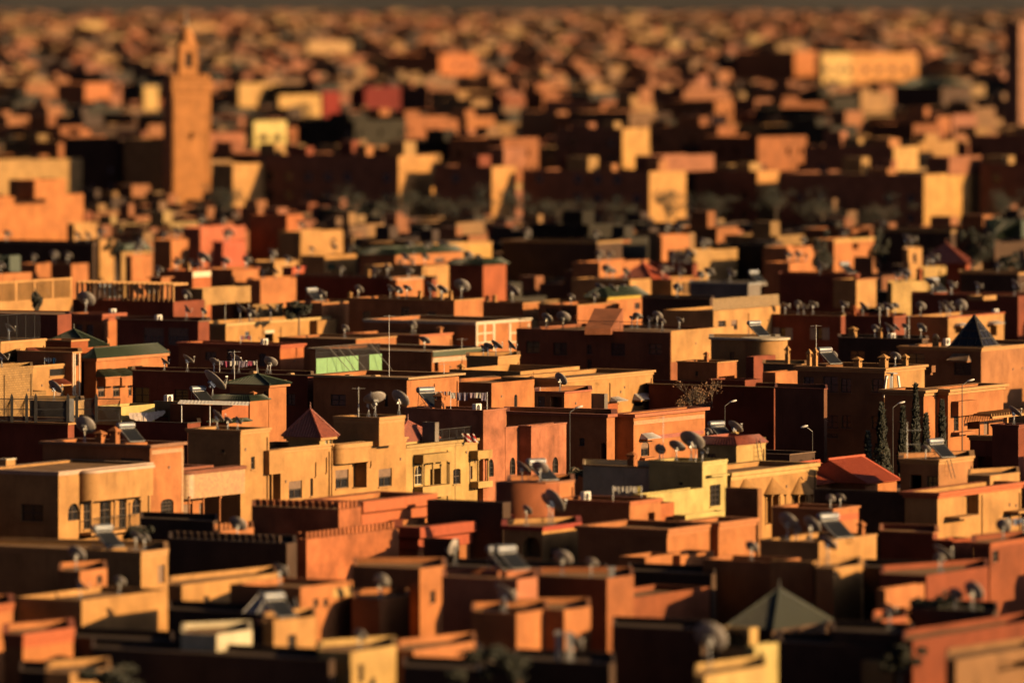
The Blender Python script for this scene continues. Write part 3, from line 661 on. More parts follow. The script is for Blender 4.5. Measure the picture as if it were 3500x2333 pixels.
# cylinder house
k = House(A4, 1262, 1740, 1880, 865, 9.8, PE, 'peach house with a broad rounded corner and pale roof rim', d=708, cop=(.22, .22, (.68, .58, .42)), Lm=6)
mb = MB(); r_ = 2.1; mb.lathe([(r_, 0), (r_, k.V.z1 - .02)], 40, (1.6, .9, 0)); k.add(mb, 'round_tower', 'stucco', PE, None, True)
mb = MB(); mb.lathe([(r_ + .02, k.V.z1 - .2), (r_ + .25, k.V.z1 - .12), (r_ + .25, k.V.z1 + .05), (0.02, k.V.z1 + .06)], 40, (1.6, .9, 0)); k.add(mb, 'coping', 'trim', (.68, .58, .42))
k.win('R', 1742, 1800, 932, 1062, 'd'); k.wL((1320, 1385, 1015, 1120, 'g'))
W = k.room(A4, 1510, 1600, 1850, 1070, d=703, z0=0, part='yard_wall', col=RU)
k = House(A4, 1705, 2145, 2215, 1160, 8.0, (.2, .15, .09), 'brown roof terrace house with three capped chimneys', d=690, cop=(.06, .08, PE))
W = k.room(A4, 1700, 1848, 2140, 1250, d=686, z0=0, part='yard_wall', col=OR)
k = House(A3, 1225, 2350 + 645, 2350 + 1370, 792, 9.0, (.36, .13, .06), 'big dark rust house with barred windows and a railed roof', d=725, par=.3)
k.wL((1335, 1492, 890, 1028, 'g'), (1650, 1808, 905, 1052, 'g'), (2030, 2090, 930, 1042, 'w'), (2035, 2092, 1098, 1235, 'w'), (2310, 2472, 915, 1058, 'g'), (2740, 2895, 918, 1045, 'w'))
k.rail('L', 1240, 2900, .9, off=.15, step=.2)
k.band('R', 2350 + 650, 2350 + 1368, 745, 1100, .02, 'stucco', PE, name='sunlit_coat')  # sunlit end put into a brighter coat over the dark walls
mb = MB(); V = k.V
def qp(u, v, dd): p = V.local(unproj(u, v, dd)); return p
pa = [qp(A3.u(2010), A3.v(745), 727), qp(A4.u(-40), A4.v(745), 727), qp(A4.u(100), A4.v(515), 735), qp(A3.u(2120), A3.v(515), 735)]
lo = V.z1 - .3
mb.quad(*pa); mb.quad(pa[1], (pa[1][0], pa[1][1], lo), (pa[2][0], pa[2][1], lo), pa[2]); mb.quad(pa[2], (pa[2][0], pa[2][1], lo), (pa[3][0], pa[3][1], lo), pa[3])
mb.quad(pa[3], (pa[3][0], pa[3][1], lo), (pa[0][0], pa[0][1], lo), pa[0]); mb.quad(pa[0], (pa[0][0], pa[0][1], lo), (pa[1][0], pa[1][1], lo), pa[1])
k.add(mb, 'stair_roof', 'stucco', (.36, .13, .06))
# ------------------------------------------------------------------ right middle
k = House(A4, 1550, 2350 + 250, 2350 + 300, 602, 8.6, RU, 'dark rust house with pale open shutters', d=775, cop=(.06, .05, SA))
for x0, x1 in ((1897, 1965), (2318, 2385)):
    k.win('L', x0, x1, 738, 870, 'w', bars=(1, 2)); k.band('L', x0 - 70, x0 - 2, 735, 872, .05, 'trim', (.42, .38, .34), name='shutter'); k.band('L', x1 + 2, x1 + 78, 738, 876, .05, 'trim', (.42, .38, .34), name='shutter')
k = House(A5, 250, 855, 992, 612, 8.4, RU, 'dark rust house with a lit corner above the shuttered house', d=790, cop=(.1, .1, TE))
k = House(A5, 985, 1480, 2120, 618, 8.2, PE, 'long house with a red coping behind the glass pyramid', d=796, cop=(.1, .12, (.5, .12, .05)))
k.win('R', 1560, 1640, 710, 800, 'v'); k.hood(1545, 1660, 690, 712, pr=.9, mat='trim'); k.win('R', 1960, 2040, 705, 830, 'v'); k.hood(1930, 2050, 665, 690, pr=.9, mat='trim')
k = House(A4, 880, 1137, 1900, 545, 9.2, PE, 'sunlit orange house with a reed screen along its roof', d=768, par=.3, Lm=6)
k.wR((1192, 1280, 655, 730, 'w'), (1342, 1410, 648, 760, 'b'))
mb = MB()
for i in range(int(k.V.R / .09)):
    a = i * .09 + .05; mb.box(a, a + .06, .1, .13, k.V.z1 + .04, k.V.z1 + 1.25 + .06 * math.sin(i * 1.7))
k.add(mb, 'reed_screen', 'reed')
k = House(A5, 915, 1858, 2700, 975, 8.0, (.46, .21, .09), 'wide house below the glass pyramid with two awning windows', d=714, cop=(.35, .18, PE))
k.wL((1005, 1207, 1032, 1160), (1545, 1745, 1110, 1282, 'g')); k.hood(1515, 1752, 1038, 1110, 'L', 1.0, 'shutter'); k.slab('L', 1520, 1745, 1118, .06, .9, name='awning_bar')
k.wR((2350 + 10, 2350 + 60, 1090, 1200, 'd'))
# glass pyramid: its own part with glazing bars
V = k.V; zb = V.z1 + .1; c = V.local(unproj(A5.u(1788), A5.v(900), 718)); ap = V.local(unproj(A5.u(1782), A5.v(592), 718.5)); hw = 1.75
cs = [Vector((ap.x - hw, ap.y - hw, zb)), Vector((ap.x + hw, ap.y - hw, zb)), Vector((ap.x + hw, ap.y + hw, zb)), Vector((ap.x - hw, ap.y + hw, zb))]
base = MB(); base.box(ap.x - hw - .2, ap.x + hw + .2, ap.y - hw - .2, ap.y + hw + .2, V.z1 - .7, zb - .01); bo = k.add(base, 'glass_pyramid', 'stucco', SA)
for q in range(4):
    A_, B_ = cs[q], cs[(q + 1) % 4]; gm = MB(); gm.quad(A_, B_, ap); gm.build('pane', M['glass'], bo)
fm = MB()
for q in range(4):
    A_, B_ = cs[q], cs[(q + 1) % 4]; fm.tube(A_, ap, .09, 5); fm.tube(A_, B_, .07, 5)
    for j in range(1, 4): f = j / 4; fm.tube(A_.lerp(ap, f), B_.lerp(ap, f), .05, 4); fm.tube(A_.lerp(B_, f), A_.lerp(B_, f).lerp(ap, 1 - 0.0) if False else A_.lerp(B_, f) + (ap - (A_ + B_) / 2) * (1 - abs(2 * f - 1)), .05, 4)
fm.build('glazing_bars', M['iron'], bo)
k = House(A5, 220, 1180, 1250, 870, 8.2, DK, 'dark long house under the cluster of dishes at right', d=738, cop=(.12, .08, BR))
k.wL((345, 520, 1000, 1110, 'w'), (690, 860, 1000, 1110))
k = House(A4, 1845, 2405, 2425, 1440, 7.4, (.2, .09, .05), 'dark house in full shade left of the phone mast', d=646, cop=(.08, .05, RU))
k = House(A5, -250, 748, 1205, 1207, 8.6, (.30, .14, .06), 'tall dark apartment house with lit cornice behind the phone mast', d=662, cop=(.45, .3, PE))
k.band('R', 748, 1205, 1215, 1480, .03, 'stucco', PE, name='sunlit_coat')  # street shade sits in the dark wall colour, the sunlit face in this coat
k.wL((40, 215, 1295, 1480), (245, 365, 1320, 1480), (600, 735, 1325, 1480), (-180, -60, 1300, 1400))
k.wL((60, 215, 1740, 1890), (255, 365, 1740, 1890), (600, 735, 1750, 1900), (40, 215, 1950, 2000))
k.win('R', 1240, 1330, 1250, 1330, 'v'); k.room(A5, 1190, 1290, 1335, 1250, d=674, part='roof_room')
k = House(B5, 750, 1198, 1430, 118, 8.0, OR, 'orange house with bulky stepped cornice behind the cypresses', d=634, cop=(.5, .4, PE))
W = k.room(B5, 1408, 1478, 2112, 105, d=635.5, z0=0, part='front_wing', cop=(.5, .4, PE), Lm=2.5, par=.6)
k.win('R', 1545, 1600, 400, 575, 'g', V=W); k.bay(1515, 1730, 240, 395, .7, 0, V=W); k.win('R', 1625, 1690, 300, 380, 'w', V=W, arch=1.0); k.slab('R', 1515, 1690, 585, .2, .8, V=W)
k.win('R', 1890, 1945, 470, 620, 'd', V=W); k.win('R', 1700, 1840, 470, 560, 'v', V=W)
pg = MB(); a0, a1 = W.aR(B5.u(1690)), W.aR(B5.u(2150)); zt = W.zR(B5.u(1900), B5.v(380)); n = 16
for i in range(n + 1): a = a0 + (a1 - a0) * i / n; pg.box(a, a + .1, -2.4, .02, zt, zt + .22)
pg.box(a0, a1 + .1, -2.5, -2.3, zt - .2, zt - .003)
for f in (.36, .98): pg.box(a0 + (a1 - a0) * f, a0 + (a1 - a0) * f + .25, -2.52, -2.28, 0, zt - .21)
k.add(pg, 'pergola', 'trim', PE, W)
k = House(B5, 1985, 2285, 2420, 515, 7.4, RU, 'dark house with one large dish at the right edge', d=594, cop=(.3, .12, RU))
k = House(B5, 1730, 1990, 2020, 640, 6.2, RU, 'low dark annexe with a rounded lit parapet at right', d=601, cop=(.4, .2, PE))
k.win('L', 1810, 1990, 870, 1000, 'v')
k = House(B4, 1300, 2010, 2300, 850, 5.6, DK, 'low dark roof behind the orange tiled roofs', d=600, cop=(.08, .05, BR))
# tiled roofs B5 left
for x0, x1, y0, y1, lb in ((-60, 372, 950, 1170, 'orange clay tiled gable roof right of the arcade'), (525, 890, 885, 1160, 'second orange clay tiled gable roof with a lit verge')):
    k = House(B5, x0 - 60, x0, x1, y1 + 20, 4.6, OR, lb, d=(42 - 4.6) * F / (B5.v(y1) + 20), Lm=6, par=.05)
    V = k.V; mb = MB(); zr = H - (B5.v(y0) - VH) / F * V.world(V.R * .6, 2.8, 0).y; n = int(V.R / .24)
    mb.quad((-.3, -.4, V.z1 - .02), (V.R + .3, -.4, V.z1 - .02), (V.R + .3, 3, zr), (-.3, 3, zr)); mb.quad((-.3, 3, zr), (V.R + .3, 3, zr), (V.R + .3, 6.2, V.z1), (-.3, 6.2, V.z1))
    mb.quad((V.R + .2, -.3, V.z1), (V.R + .2, 6.1, V.z1), (V.R + .2, 3, zr - .05)); mb.quad((-.2, -.3, V.z1), (-.2, 3, zr - .05), (-.2, 6.1, V.z1))
    for i in range(n + 1): a = -.25 + i * .24; mb.tube((a, -.42, V.z1), (a, 3, zr + .03), .075, 5)
    o = k.add(mb, 'tiled_roof', 'bright_tile'); rd = MB(); rd.tube((-.35, 3, zr + .05), (V.R + .35, 3, zr + .05), .11, 6); rd.build('ridge', M['bright_tile'], o)
k = House(B5, 930, 1370, 1765, 912, 7.0, (.5, .24, .10), 'small orange house with a roof ladder and heater', d=556, cop=(.4, .14, PE))
k.win('L', 1042, 1175, 1080, 1245, 'v', dp=.5); k.win('L', 1232, 1352, 1095, 1250, 'w')
k = House(B5, 1700, 1962, 2300, 1090, 7.1, PE, 'plain peach roof box at the right edge above red coping', d=538, par=.3)
k = House(B5, -60, 1340, 1358, 1292, 6.6, DK, 'long dark stone wall below the orange tiled roofs', d=526.3, mat='block', name='wall', cat='wall', Rm=.45, deep=False, par=.05)
k = House(B5, 1300, 1358, 2318, 1290, 6.6, PE, 'long peach house with orange red coping beside the dark stone wall', d=526, cop=(.45, .3, (.55, .15, .055)), Lm=2.6, deep=False)
k.win('R', 1668, 1832, 1310, 1540, 'v', dp=.9); k.slab('R', 1440, 1680, 1545, .15, 1.2); k.slab('R', 2120, 2350, 1480, .15, 1.2); k.win('R', 2140, 2200, 1510, 1600, 'd')
# ------------------------------------------------------------------ yellow and arcade group
k = House(B4, 398, 1010, 1292, 938, 7.5, YE, 'bright yellow house with a tall barred window and shaded grey side', d=546, cop=(.35, .05, YE))
k.win('R', 1095, 1217, 1192, 1435, 'g', bars=(3, 4)); k.slab('R', 1050, 1255, 1075, .12, .5, name='lintel'); k.wL((480, 600, 1125, 1138), (735, 785, 1165, 1200))
k.room(B4, 355, 370, 1022, 1308, d=536, z0=0, part='front_wall', col=YE, Lm=1.2, par=.1); k.room(B4, 800, 815, 1275, 1545, d=527, z0=0, part='yard_wall', col=YE, Lm=1, par=.1)
k = House(B3, 1990, 2350 + 440, 2350 + 452, 995, 6.9, (.85, .72, .46), 'grey olive house with rounded lit roof, left of the yellow house', d=550, cop=(.12, .05, SA))
k = House(B4, 955, 1400, 1733, 750, 7.6, CR, 'small cream roof house with a red tiled band and wall ladder', d=566, cop=(.08, .08, CR), par=.1)
k.tileband(hgt=.62, ov=.15, mat='redtile', inset=.4); k.wL((1060, 1162, 838, 900))
k = House(B4, 1290, 1335, 2320, 1062, 7.0, PE, 'long peach arcade house with three conical hoods', d=551, cop=(.6, .22, shade(CR, 1.05)), Lm=5)
for x in (1500, 1815, 2125):
    V = k.V; a = V.aR(B4.u(x)); zt, zb_ = V.zR(B4.u(x), B4.v(1100)), V.zR(B4.u(x), B4.v(1290)); mb = MB(); n = 14
    for q in range(n):
        t0, t1 = math.pi * q / n, math.pi * (q + 1) / n
        mb.quad((a - 1.45 * math.cos(t0), -1.1 * math.sin(t0), zb_), (a - 1.45 * math.cos(t1), -1.1 * math.sin(t1), zb_), (a, .01, zt)); mb.quad((a, .01, zb_), (a - 1.45 * math.cos(t1), -1.1 * math.sin(t1), zb_), (a - 1.45 * math.cos(t0), -1.1 * math.sin(t0), zb_))
    k.add(mb, 'conical_hood', 'stucco', shade(PE, .95))
    k.win('R', x - 70, x + 90, 1310, 1640, 'v', dp=1.0); k.posts((x - 75, x + 5, x + 85), 1300, 1640, .6, .07)
k = House(B4, 1270, 1648, 1690, 1240, 6.6, (.36, .17, .07), 'blank brown garden wall house in front of the arcade', d=523, par=.2)
# round tower
k = House(B3, 1120, 1560, 1890, 1180, 7.1, OR, 'orange house with a rounded dark stair tower full of dishes', d=530, cop=(.15, .05, (.4, .17, .08)))
mb = MB(); mb.lathe([(2.3, 0), (2.3, k.V.z1 - .03), (.02, k.V.z1 - .025)], 36, (.9, 2.0, 0)); k.add(mb, 'round_tower', 'stucco', (.42, .14, .06), None, True)
k.win('L', 1370, 1500, 1335, 1560, 'g', bars=(5, 7), fc=GR)
W = k.room(B3, 200, 1070, 1160, 1400, d=522, z0=0, part='terrace', col=DK)
k = House(D3, 435, 1012, 1252, 185, 6.2, OR, 'low rust house with an orange corner and open doorway', d=520, cop=(.25, .12, (.5, .16, .06)))
k.win('R', 1155, 1205, 262, 385, 'v'); k.room(D3, 1240, 1250, 1355, 195, d=527, z0=0, part='side_wing', col=(.5, .16, .06), Lm=3)
# ------------------------------------------------------------------ crenellated group and red coping houses
k = House(D2, 22, 690, 862, 240, 6.0, (.5, .17, .07), 'crenellated dark wall house with small battlements', d=514, mat='stained')
k.merlons()
W = k.room(D2, 330, 442, 1150, 470, d=505, z0=0, part='front_wing', mat='stained', par=.2); k.merlons(W)
k = House(D2, 845, 860, 1372, 180, 6.4, OR, 'terracotta house with a broad orange red cornice and lit wall', d=521, cop=(1.7, .5, (.5, .14, .05)), Lm=4)
k = House(D2, 1150, 1292, 1968, 378, 6.0, OR, 'orange house with a deep red overhanging coping', d=517, cop=(1.6, .55, (.42, .09, .04)))
k.win('R', 1395, 1450, 400, 700, 'v', dp=.6); k.room(D2, 1340, 1580, 1590, 470, d=512, z0=0, part='chimney_wall', col=DK)
k = House(D3, 45, 345, 632, 378, 6.4, PE, 'peach roof house with a crimson coping strip', d=505, cop=(.3, .14, (.45, .07, .04)))
k.wR((405, 470, 530, 610, 'b'), (485, 548, 528, 606, 'b')); k.win('L', 190, 330, 450, 600, 'v', arch=1)
k = House(D3, 618, 1300, 1668, 395, 6.0, OR, 'orange house with a long dark side and heavy coping', d=500, cop=(.5, .2, OR))
k.room(D3, 1670, 1692, 1978, 345, d=505, z0=0, part='corner_wing', cop=(.5, .2, OR), Lm=3)
k.room(D3, 1120, 1132, 1370, 605, d=487, z0=0, part='yard_wall', Lm=2); k.room(D3, 1395, 1402, 1660, 590, d=490, z0=0, part='yard_wall', Lm=2)
k = House(D4, 420, 888, 1086, 240, 6.0, OR, 'small house with a red banded parapet near the arcade', d=516, cop=(.14, .1, OR)); k.band('R', 890, 1084, 275, 322, .03, 'trim', (.5, .13, .05))
k = House(D4, 330, 780, 1222, 492, 6.0, PE, 'peach house with four dishes along its dark roof', d=487, cop=(.12, .06, PE))
k = House(D4, 1255, 1655, 1690, 420, 6.0, RU, 'dark low terrace with a thin lit end', d=495, cop=(.1, .1, OR))
k.room(D4, 1650, 1805, 1955, 475, d=487, z0=0, part='box_room', col=(.46, .11, .045))
k = House(D4, 1955, 2092, 2420, 500, 6.4, (.30, .09, .04), 'dim red house with a narrow window at the right edge', d=478, cop=(.3, .1, TE))
k.win('R', 2110, 2158, 555, 640, 'w')
k = House(D4, 1250, 1605, 2080, 745, 5.6, (.30, .08, .035), 'dim red low wall house with a sloping shadow', d=452)
k.room(D4, 1240, 1290, 1590, 850, d=446, z0=0, part='yard_wall', col=OR)
k = House(D4, 755, 895, 1112, 688, 6.5, PE, 'blurred peach house front with a dark slot beside it', d=458); k.room(D4, 720, 735, 770, 640, d=462, z0=0, Lm=3, part='pilaster', col=PE)
k = House(D4, 330, 420, 640, 640, 6.3, OR, 'blurred orange gable wall left of the dark tent roof', d=472, Lm=5)
k = House(D4, 100, 420, 850, 1165, 5.0, DK, 'dark pavilion under a green black pyramid roof', d=437, par=.1); k.pyramid(k.V, 0, 850, ov=.2, mat='darktile')
k = House(D4, 1200, 1265, 1455, 1085, 5.0, (.46, .14, .06), 'small red walled yard in the blurred right foreground', d=428)
k = House(D4, 1460, 1500, 2400, 1240, 5.5, (.25, .065, .028), 'long red wall at the lower right edge', d=412)
k = House(D4, 1800, 1830, 2500, 1390, 6.0, (.30, .16, .07), 'brown blurred house at the lower right corner', d=393, par=.3); k.win('R', 2150, 2420, 1360 + 40, 1460, 'v')
k = House(D4, 240, 290, 470, 1285, 5.6, YE, 'small yellow blurred house in the lower right', d=405); k.win('R', 320, 350, 1320, 1370)
k = House(D3, 1560, 1590, 2060, 1510, 5.6, CR, 'blurred cream house on the bottom edge right of centre', d=386)
k = House(D4, 470, 1310, 1420, 1290, 5.0, DK, 'dark blurred roof beside the small yellow house', d=420)
k.room(D4, 1340, 1355, 1430, 1410, d=416, z0=0, Lm=2, part='pilaster', col=CR)
# ------------------------------------------------------------------ blurred foreground
k = House(D1, -120, 1080, 1286, 568, 6.0, PE, 'blurred peach house with a long rust side at lower left', d=478, cop=(.4, .06, PE)); k.win('R', 1210, 1262, 665, 800, 'd')
k = House(D1, 450, 612, 820, 712, 6.3, OR, 'blurred orange roof room with one small window', d=459); k.win('R', 740, 782, 742, 805)
k = House(D1, 105, 625, 1286, 935, 5.6, PE, 'large blurred peach wall in the lower left', d=447)
k = House(D1, 1285, 1392, 2125, 818, 5.5, PE, 'blurred peach house right of the large peach wall', d=459); k.wR((1560, 1600, 900, 985), (1785, 1810, 910, 985))
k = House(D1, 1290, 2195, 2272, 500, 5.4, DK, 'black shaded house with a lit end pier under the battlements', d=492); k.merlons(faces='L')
k = House(D1, -180, -120, 100, 985, 5.5, OR, 'blurred orange house cut by the left edge', d=444, cop=(.5, .1, TE), Lm=4)
k = House(D1, 30, 175, 560, 1198, 5.5, OR, 'blurred orange house with red coping at lower left', d=423, cop=(.8, .1, (.5, .13, .05)))
k = House(D1, 350, 540, 850, 1492, 5.0, PE, 'blurred peach house on the bottom edge at left', d=400)
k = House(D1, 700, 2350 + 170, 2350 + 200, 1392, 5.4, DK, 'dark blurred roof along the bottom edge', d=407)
k = House(D1, 1385, 1660, 1930, 1195, 6.6, (.74, .66, .45), 'white blurred box room with a brown side on the dark roof', d=416, name='shed', cat='shed')
k = House(D2, 110, 192, 515, 1098, 6.0, PE, 'blurred peach house with one window at lower left of centre', d=427); k.win('R', 300, 365, 1195, 1310)
k = House(D2, 360, 396, 795, 836, 6.4, OR, 'tall blurred orange house with two small windows', d=444, Lm=5); k.wR((495, 535, 920, 985), (570, 610, 920, 985)); k.band('R', 640, 795, 836, 905, .03, col=CR)
k = House(D2, 795, 1310, 1508, 692, 6.9, OR, 'blurred house with a grey side and an orange lit end', d=454); k.win('R', 1388, 1430, 860, 955)
k = House(D2, 790, 1002, 1232, 925, 5.9, OR, 'low blurred house with an orange notched wall', d=446)
k = House(D2, 1480, 2055, 2212, 775, 6.9, PK, 'large dark blurred block right of centre', d=442)
k = House(D2, 1130, 1262, 1742, 1318, 5.5, OR, 'blurred orange house at bottom centre', d=412)
k = House(D2, 530, 780, 1130, 1330, 5.6, CR, 'blurred ochre house at bottom centre left', d=408); k.win('R', 840, 880, 1420, 1560)
k = House(D3, 310, 838, 1045, 768, 6.3, (.36, .13, .05), 'dim orange blurred house with a dark rust side', d=452)
k = House(D3, 880, 902, 1625, 935, 5.2, (.30, .095, .04), 'long dim orange wall in the blurred centre right', d=456, Lm=4)
k = House(D3, 120, 145, 390, 1035, 5.5, OR, 'narrow blurred orange house with a dark notch', d=428, Lm=3); k = House(D3, 480, 512, 715, 1010, 5.6, OR, 'narrow blurred orange house beside the grey post', d=430, Lm=4)
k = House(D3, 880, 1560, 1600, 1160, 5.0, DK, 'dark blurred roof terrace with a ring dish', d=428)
k = House(D3, 1700, 1930, 1995, 1150, 5.6, CR, 'small blurred arched wall by the dark tent roof', d=424); k.win('L', 1740, 1910, 1170, 1290, 'v', arch=.8)

# ------------------------------------------------------------------ dark yards and low roofs between the foreground houses
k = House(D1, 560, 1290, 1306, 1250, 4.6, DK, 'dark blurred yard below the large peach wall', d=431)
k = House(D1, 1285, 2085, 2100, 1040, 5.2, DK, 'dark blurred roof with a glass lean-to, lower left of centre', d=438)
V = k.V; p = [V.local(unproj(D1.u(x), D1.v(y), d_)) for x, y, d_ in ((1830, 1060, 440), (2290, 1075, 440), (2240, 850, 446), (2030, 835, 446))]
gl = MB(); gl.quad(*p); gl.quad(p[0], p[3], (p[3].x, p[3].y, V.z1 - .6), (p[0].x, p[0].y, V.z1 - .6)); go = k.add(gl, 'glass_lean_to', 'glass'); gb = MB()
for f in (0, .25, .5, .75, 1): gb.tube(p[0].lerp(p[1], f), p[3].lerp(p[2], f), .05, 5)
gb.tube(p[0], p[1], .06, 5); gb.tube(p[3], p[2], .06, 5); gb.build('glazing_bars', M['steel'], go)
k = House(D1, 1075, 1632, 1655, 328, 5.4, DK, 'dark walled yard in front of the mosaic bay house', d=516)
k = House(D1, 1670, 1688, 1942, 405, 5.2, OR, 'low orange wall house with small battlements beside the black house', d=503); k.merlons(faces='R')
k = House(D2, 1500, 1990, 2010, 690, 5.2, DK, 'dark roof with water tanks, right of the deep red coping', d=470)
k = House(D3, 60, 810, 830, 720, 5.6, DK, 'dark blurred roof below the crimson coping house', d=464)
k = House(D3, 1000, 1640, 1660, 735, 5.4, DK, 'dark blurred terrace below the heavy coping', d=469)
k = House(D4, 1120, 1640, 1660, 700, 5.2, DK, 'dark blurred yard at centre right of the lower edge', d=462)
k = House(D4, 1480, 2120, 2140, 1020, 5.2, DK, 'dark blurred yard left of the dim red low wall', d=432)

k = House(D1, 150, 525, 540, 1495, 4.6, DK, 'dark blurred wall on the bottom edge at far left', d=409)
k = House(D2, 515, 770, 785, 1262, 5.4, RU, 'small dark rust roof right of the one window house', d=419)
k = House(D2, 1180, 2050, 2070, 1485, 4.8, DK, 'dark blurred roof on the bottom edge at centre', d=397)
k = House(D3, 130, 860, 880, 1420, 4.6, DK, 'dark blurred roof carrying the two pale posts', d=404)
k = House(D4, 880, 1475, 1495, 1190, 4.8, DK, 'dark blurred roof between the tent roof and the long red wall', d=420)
# ------------------------------------------------------------------ middle band
k = House(A3, 0, 255, 905, 1012, 7.0, OR, 'orange house with white striped eaves and dark green band', d=725, cop=(.05, .2, WH), Lm=14)
k.band('R', 258, 900, 975, 1050, .12, 'greentile', name='tile_band')
for q in range(4): k.band('R', 258, 900, 1062 + q * 13, 1069 + q * 13, .06 + .02 * (3 - q), col=WH, name='stripe')
k.win('R', 285, 330, 1125, 1240, 'v')
k = House(A3, 655, 1012, 1262, 1070, 8.0, PE, 'small peach roof house crowned by four dishes', d=694, cop=(.35, .1, PE))
k.wR((1135, 1200, 1160, 1235, 'g'), (1035, 1085, 1172, 1235, 'b')); k.wL((965, 1005, 1180, 1230))
k = House(A3, -10, 115, 487, 825, 7.0, (.52, .22, .09), 'salmon house with a tapered roof edge and little chimney', d=761, cop=(.2, .12, (.5, .16, .07)), par=.2, Lm=9)
k = House(A2, -300, 865, 1135, 940, 7.0, (.52, .17, .065), 'orange red house with washing and dishes along its dark side', d=737, cop=(.4, .22, (.48, .12, .05)))
k.wL((0, 130, 1012, 1110), (250, 352, 985, 1110), (618, 700, 1030, 1180)); k.win('R', 1045, 1056, 960, 1060, 'w', bars=(1, 1))
k = House(A2, 850, 1735, 2195, 872, 7.0, OR, 'brown topped house with an orange lit end above the mint screen', d=752, cop=(.1, .1, PE), par=.2)
k = House(A1, 1340, 2275, 2400, 662, 8.2, RU, 'dark house with two wide half shuttered windows', d=757, cop=(.1, .15, BR))
for x0, x1 in ((1650, 1882), (1928, 2165)): k.win('L', x0, x1, 740, 935, 'b', bars=(3, 1), fc=(.2, .18, .14))
k = House(A2, 20, 240, 1437, 697, 7.5, PE, 'long sunlit peach house with an air conditioner and white door', d=774, cop=(.25, .1, (.6, .43, .18)))
k.win('R', 685, 785, 800, 905, 'v', dp=.5); k.band('R', 680, 790, 765, 800, .1, col=WH, name='lintel'); k.win('R', 1225, 1265, 778, 838, 'w', fc=(.3, .35, .45)); k.win('R', 462, 512, 780, 860, 'w', fc=(.3, .33, .42))
k.bay(1208, 1436, 655, 860, .9, 0)
k = House(A1, 750, 1170, 1428, 585, 8.8, (.56, .20, .075), 'terracotta house with two dark windows and a brick coping', d=768, cop=(.75, .2, (.4, .11, .05)))
k.wL((868, 945, 700, 805), (988, 1068, 702, 835))
k = House(A3, 2350 - 3 * 2350 + 2350 + 1825, 760, 1392, 676, 8.0, OR, 'house with white framed orange panels on its lit front', d=766, cop=(.3, .12, WH))
V = k.V
for x0, x1 in ((760, 778), (850, 870), (955, 975), (1140, 1160), (1355, 1372)): k.band('R', x0, x1, 690, 1000, .06, col=WH, name='panel_frame')
for y in (800, 905): k.band('R', 778, 955, y - 8 - 0, y + 8, .05, col=WH, name='panel_frame'); k.band('R', 1160, 1372, y - 18, y - 2, .05, col=WH, name='panel_frame')
k = House(A2, 935, 1345, 1830, 457, 9.0, OR, 'orange house with a pale edged slanting lit wall', d=792, cop=(.08, .08, SA))
k.wL((1160, 1230, 470, 520),)
k = House(A3, -700, 512, 842, 425, 9.6, OR, 'big rust house with a tapering lit end and grey door', d=784, cop=(.1, .1, PE))
k.wL((205, 300, 552, 655, 'd'), (-540, -450, 550, 640), (-100, 0, 500, 610))
k = House(A3, 830, 1300, 1492, 455, 8.6, (.50, .21, .08), 'rust house with pale edged lit end left of the balustrade', d=805, cop=(.08, .06, PE))
k = House(A3, 1480, 1925, 2370, 480, 8.4, (.5, .19, .075), 'rust house with two recessed panels in its side', d=800, cop=(.08, .08, PE)); k.wL((1565, 1715, 510, 600), (1740, 1900, 505, 600))
k = House(A1, -120, -40, 828, 440, 9.4, PE, 'ochre house with a pierced balustrade along its roof', d=782, par=.2)
V = k.V; mb = MB(); z0, z1 = V.z1, V.z1 + 2.1
mb.box(.02, V.R, .02, .25, z1 - .22, z1); n = int(V.R / .28)
for i in range(n): mb.box(i * .28 + .05, i * .28 + .17, .07, .2, z0, z1 - .22)
for f in (0, .25, .5, .75, 1): mb.box(f * (V.R - .35), f * (V.R - .35) + .35, 0.01, .27, z0, z1 + .05)
k.add(mb, 'balustrade', 'stucco', PE)
k = House(A1, 835, 1990, 2350, 440, 8.8, RU, 'dark house under a row of pale pergola posts', d=790, par=.4)
V = k.V; mb = MB(); n = 20
for i in range(n): f = i / n * V.L; mb.box(-.02, .18, f, f + .22, V.z1, V.z1 + 1.7); mb.box(0, 3, f + .05, f + .18, V.z1 + 1.7, V.z1 + 1.95)
k.add(mb, 'pergola', 'trim', PE)
k = House(A1, 2350 - 360, 2350 - 340, 2350 + 20, 475, 8.9, OC, 'ochre porch frame house right of the pergola', d=800, par=.3)
k.room(C1, 1800, 1810, 2240, 1010, d=806, part='canopy', col=OC, Lm=2)
k = House(A2, 555, 590, 905, 500, 8.7, OC, 'ochre block house beside the dark green bush', d=795, mat='block')
k = House(C1, 1490, 1720, 1885, 852, 9.0, (.52, .16, .06), 'terracotta stack with a broad white band at its top', d=866); k.band('R', 1720, 1882, 856, 905, .04, col=(.78, .7, .5))
k = House(C1, 1340, 1440, 1522, 910, 8.6, OR, 'small orange roof house with an overhanging lid', d=856, cop=(.12, .3, OR))
k = House(C1, 1880, 2075, 2312, 842, 8.2, OR, 'orange house left of centre with red lidded roof box', d=893, cop=(.1, .2, TE))
k = House(C1, -60, -40, 285, 880, 8.4, OR, 'orange house with a triangular shadow, below the green roof at left edge', d=880, Lm=5)
k = House(C1, -200, -180, 160, 880, 9, OR, 'house with a green tiled slope at the far left edge', d=915, par=.1); k.tileband(hgt=2.2, inset=3.0)
k = House(C1, 300, 640, 790, 790, 7.4, (.5, .2, .08), 'orange and crimson house among the blurred dishes at left', d=1000); k.room(C1, 310, 322, 455, 790, d=995, z0=0, Lm=3, part='wing')
k = House(C1, -100, 832, 852, 602, 7.2, DK, 'long dark house with a pale rim at mid left', d=1042, cop=(.3, .1, BR))
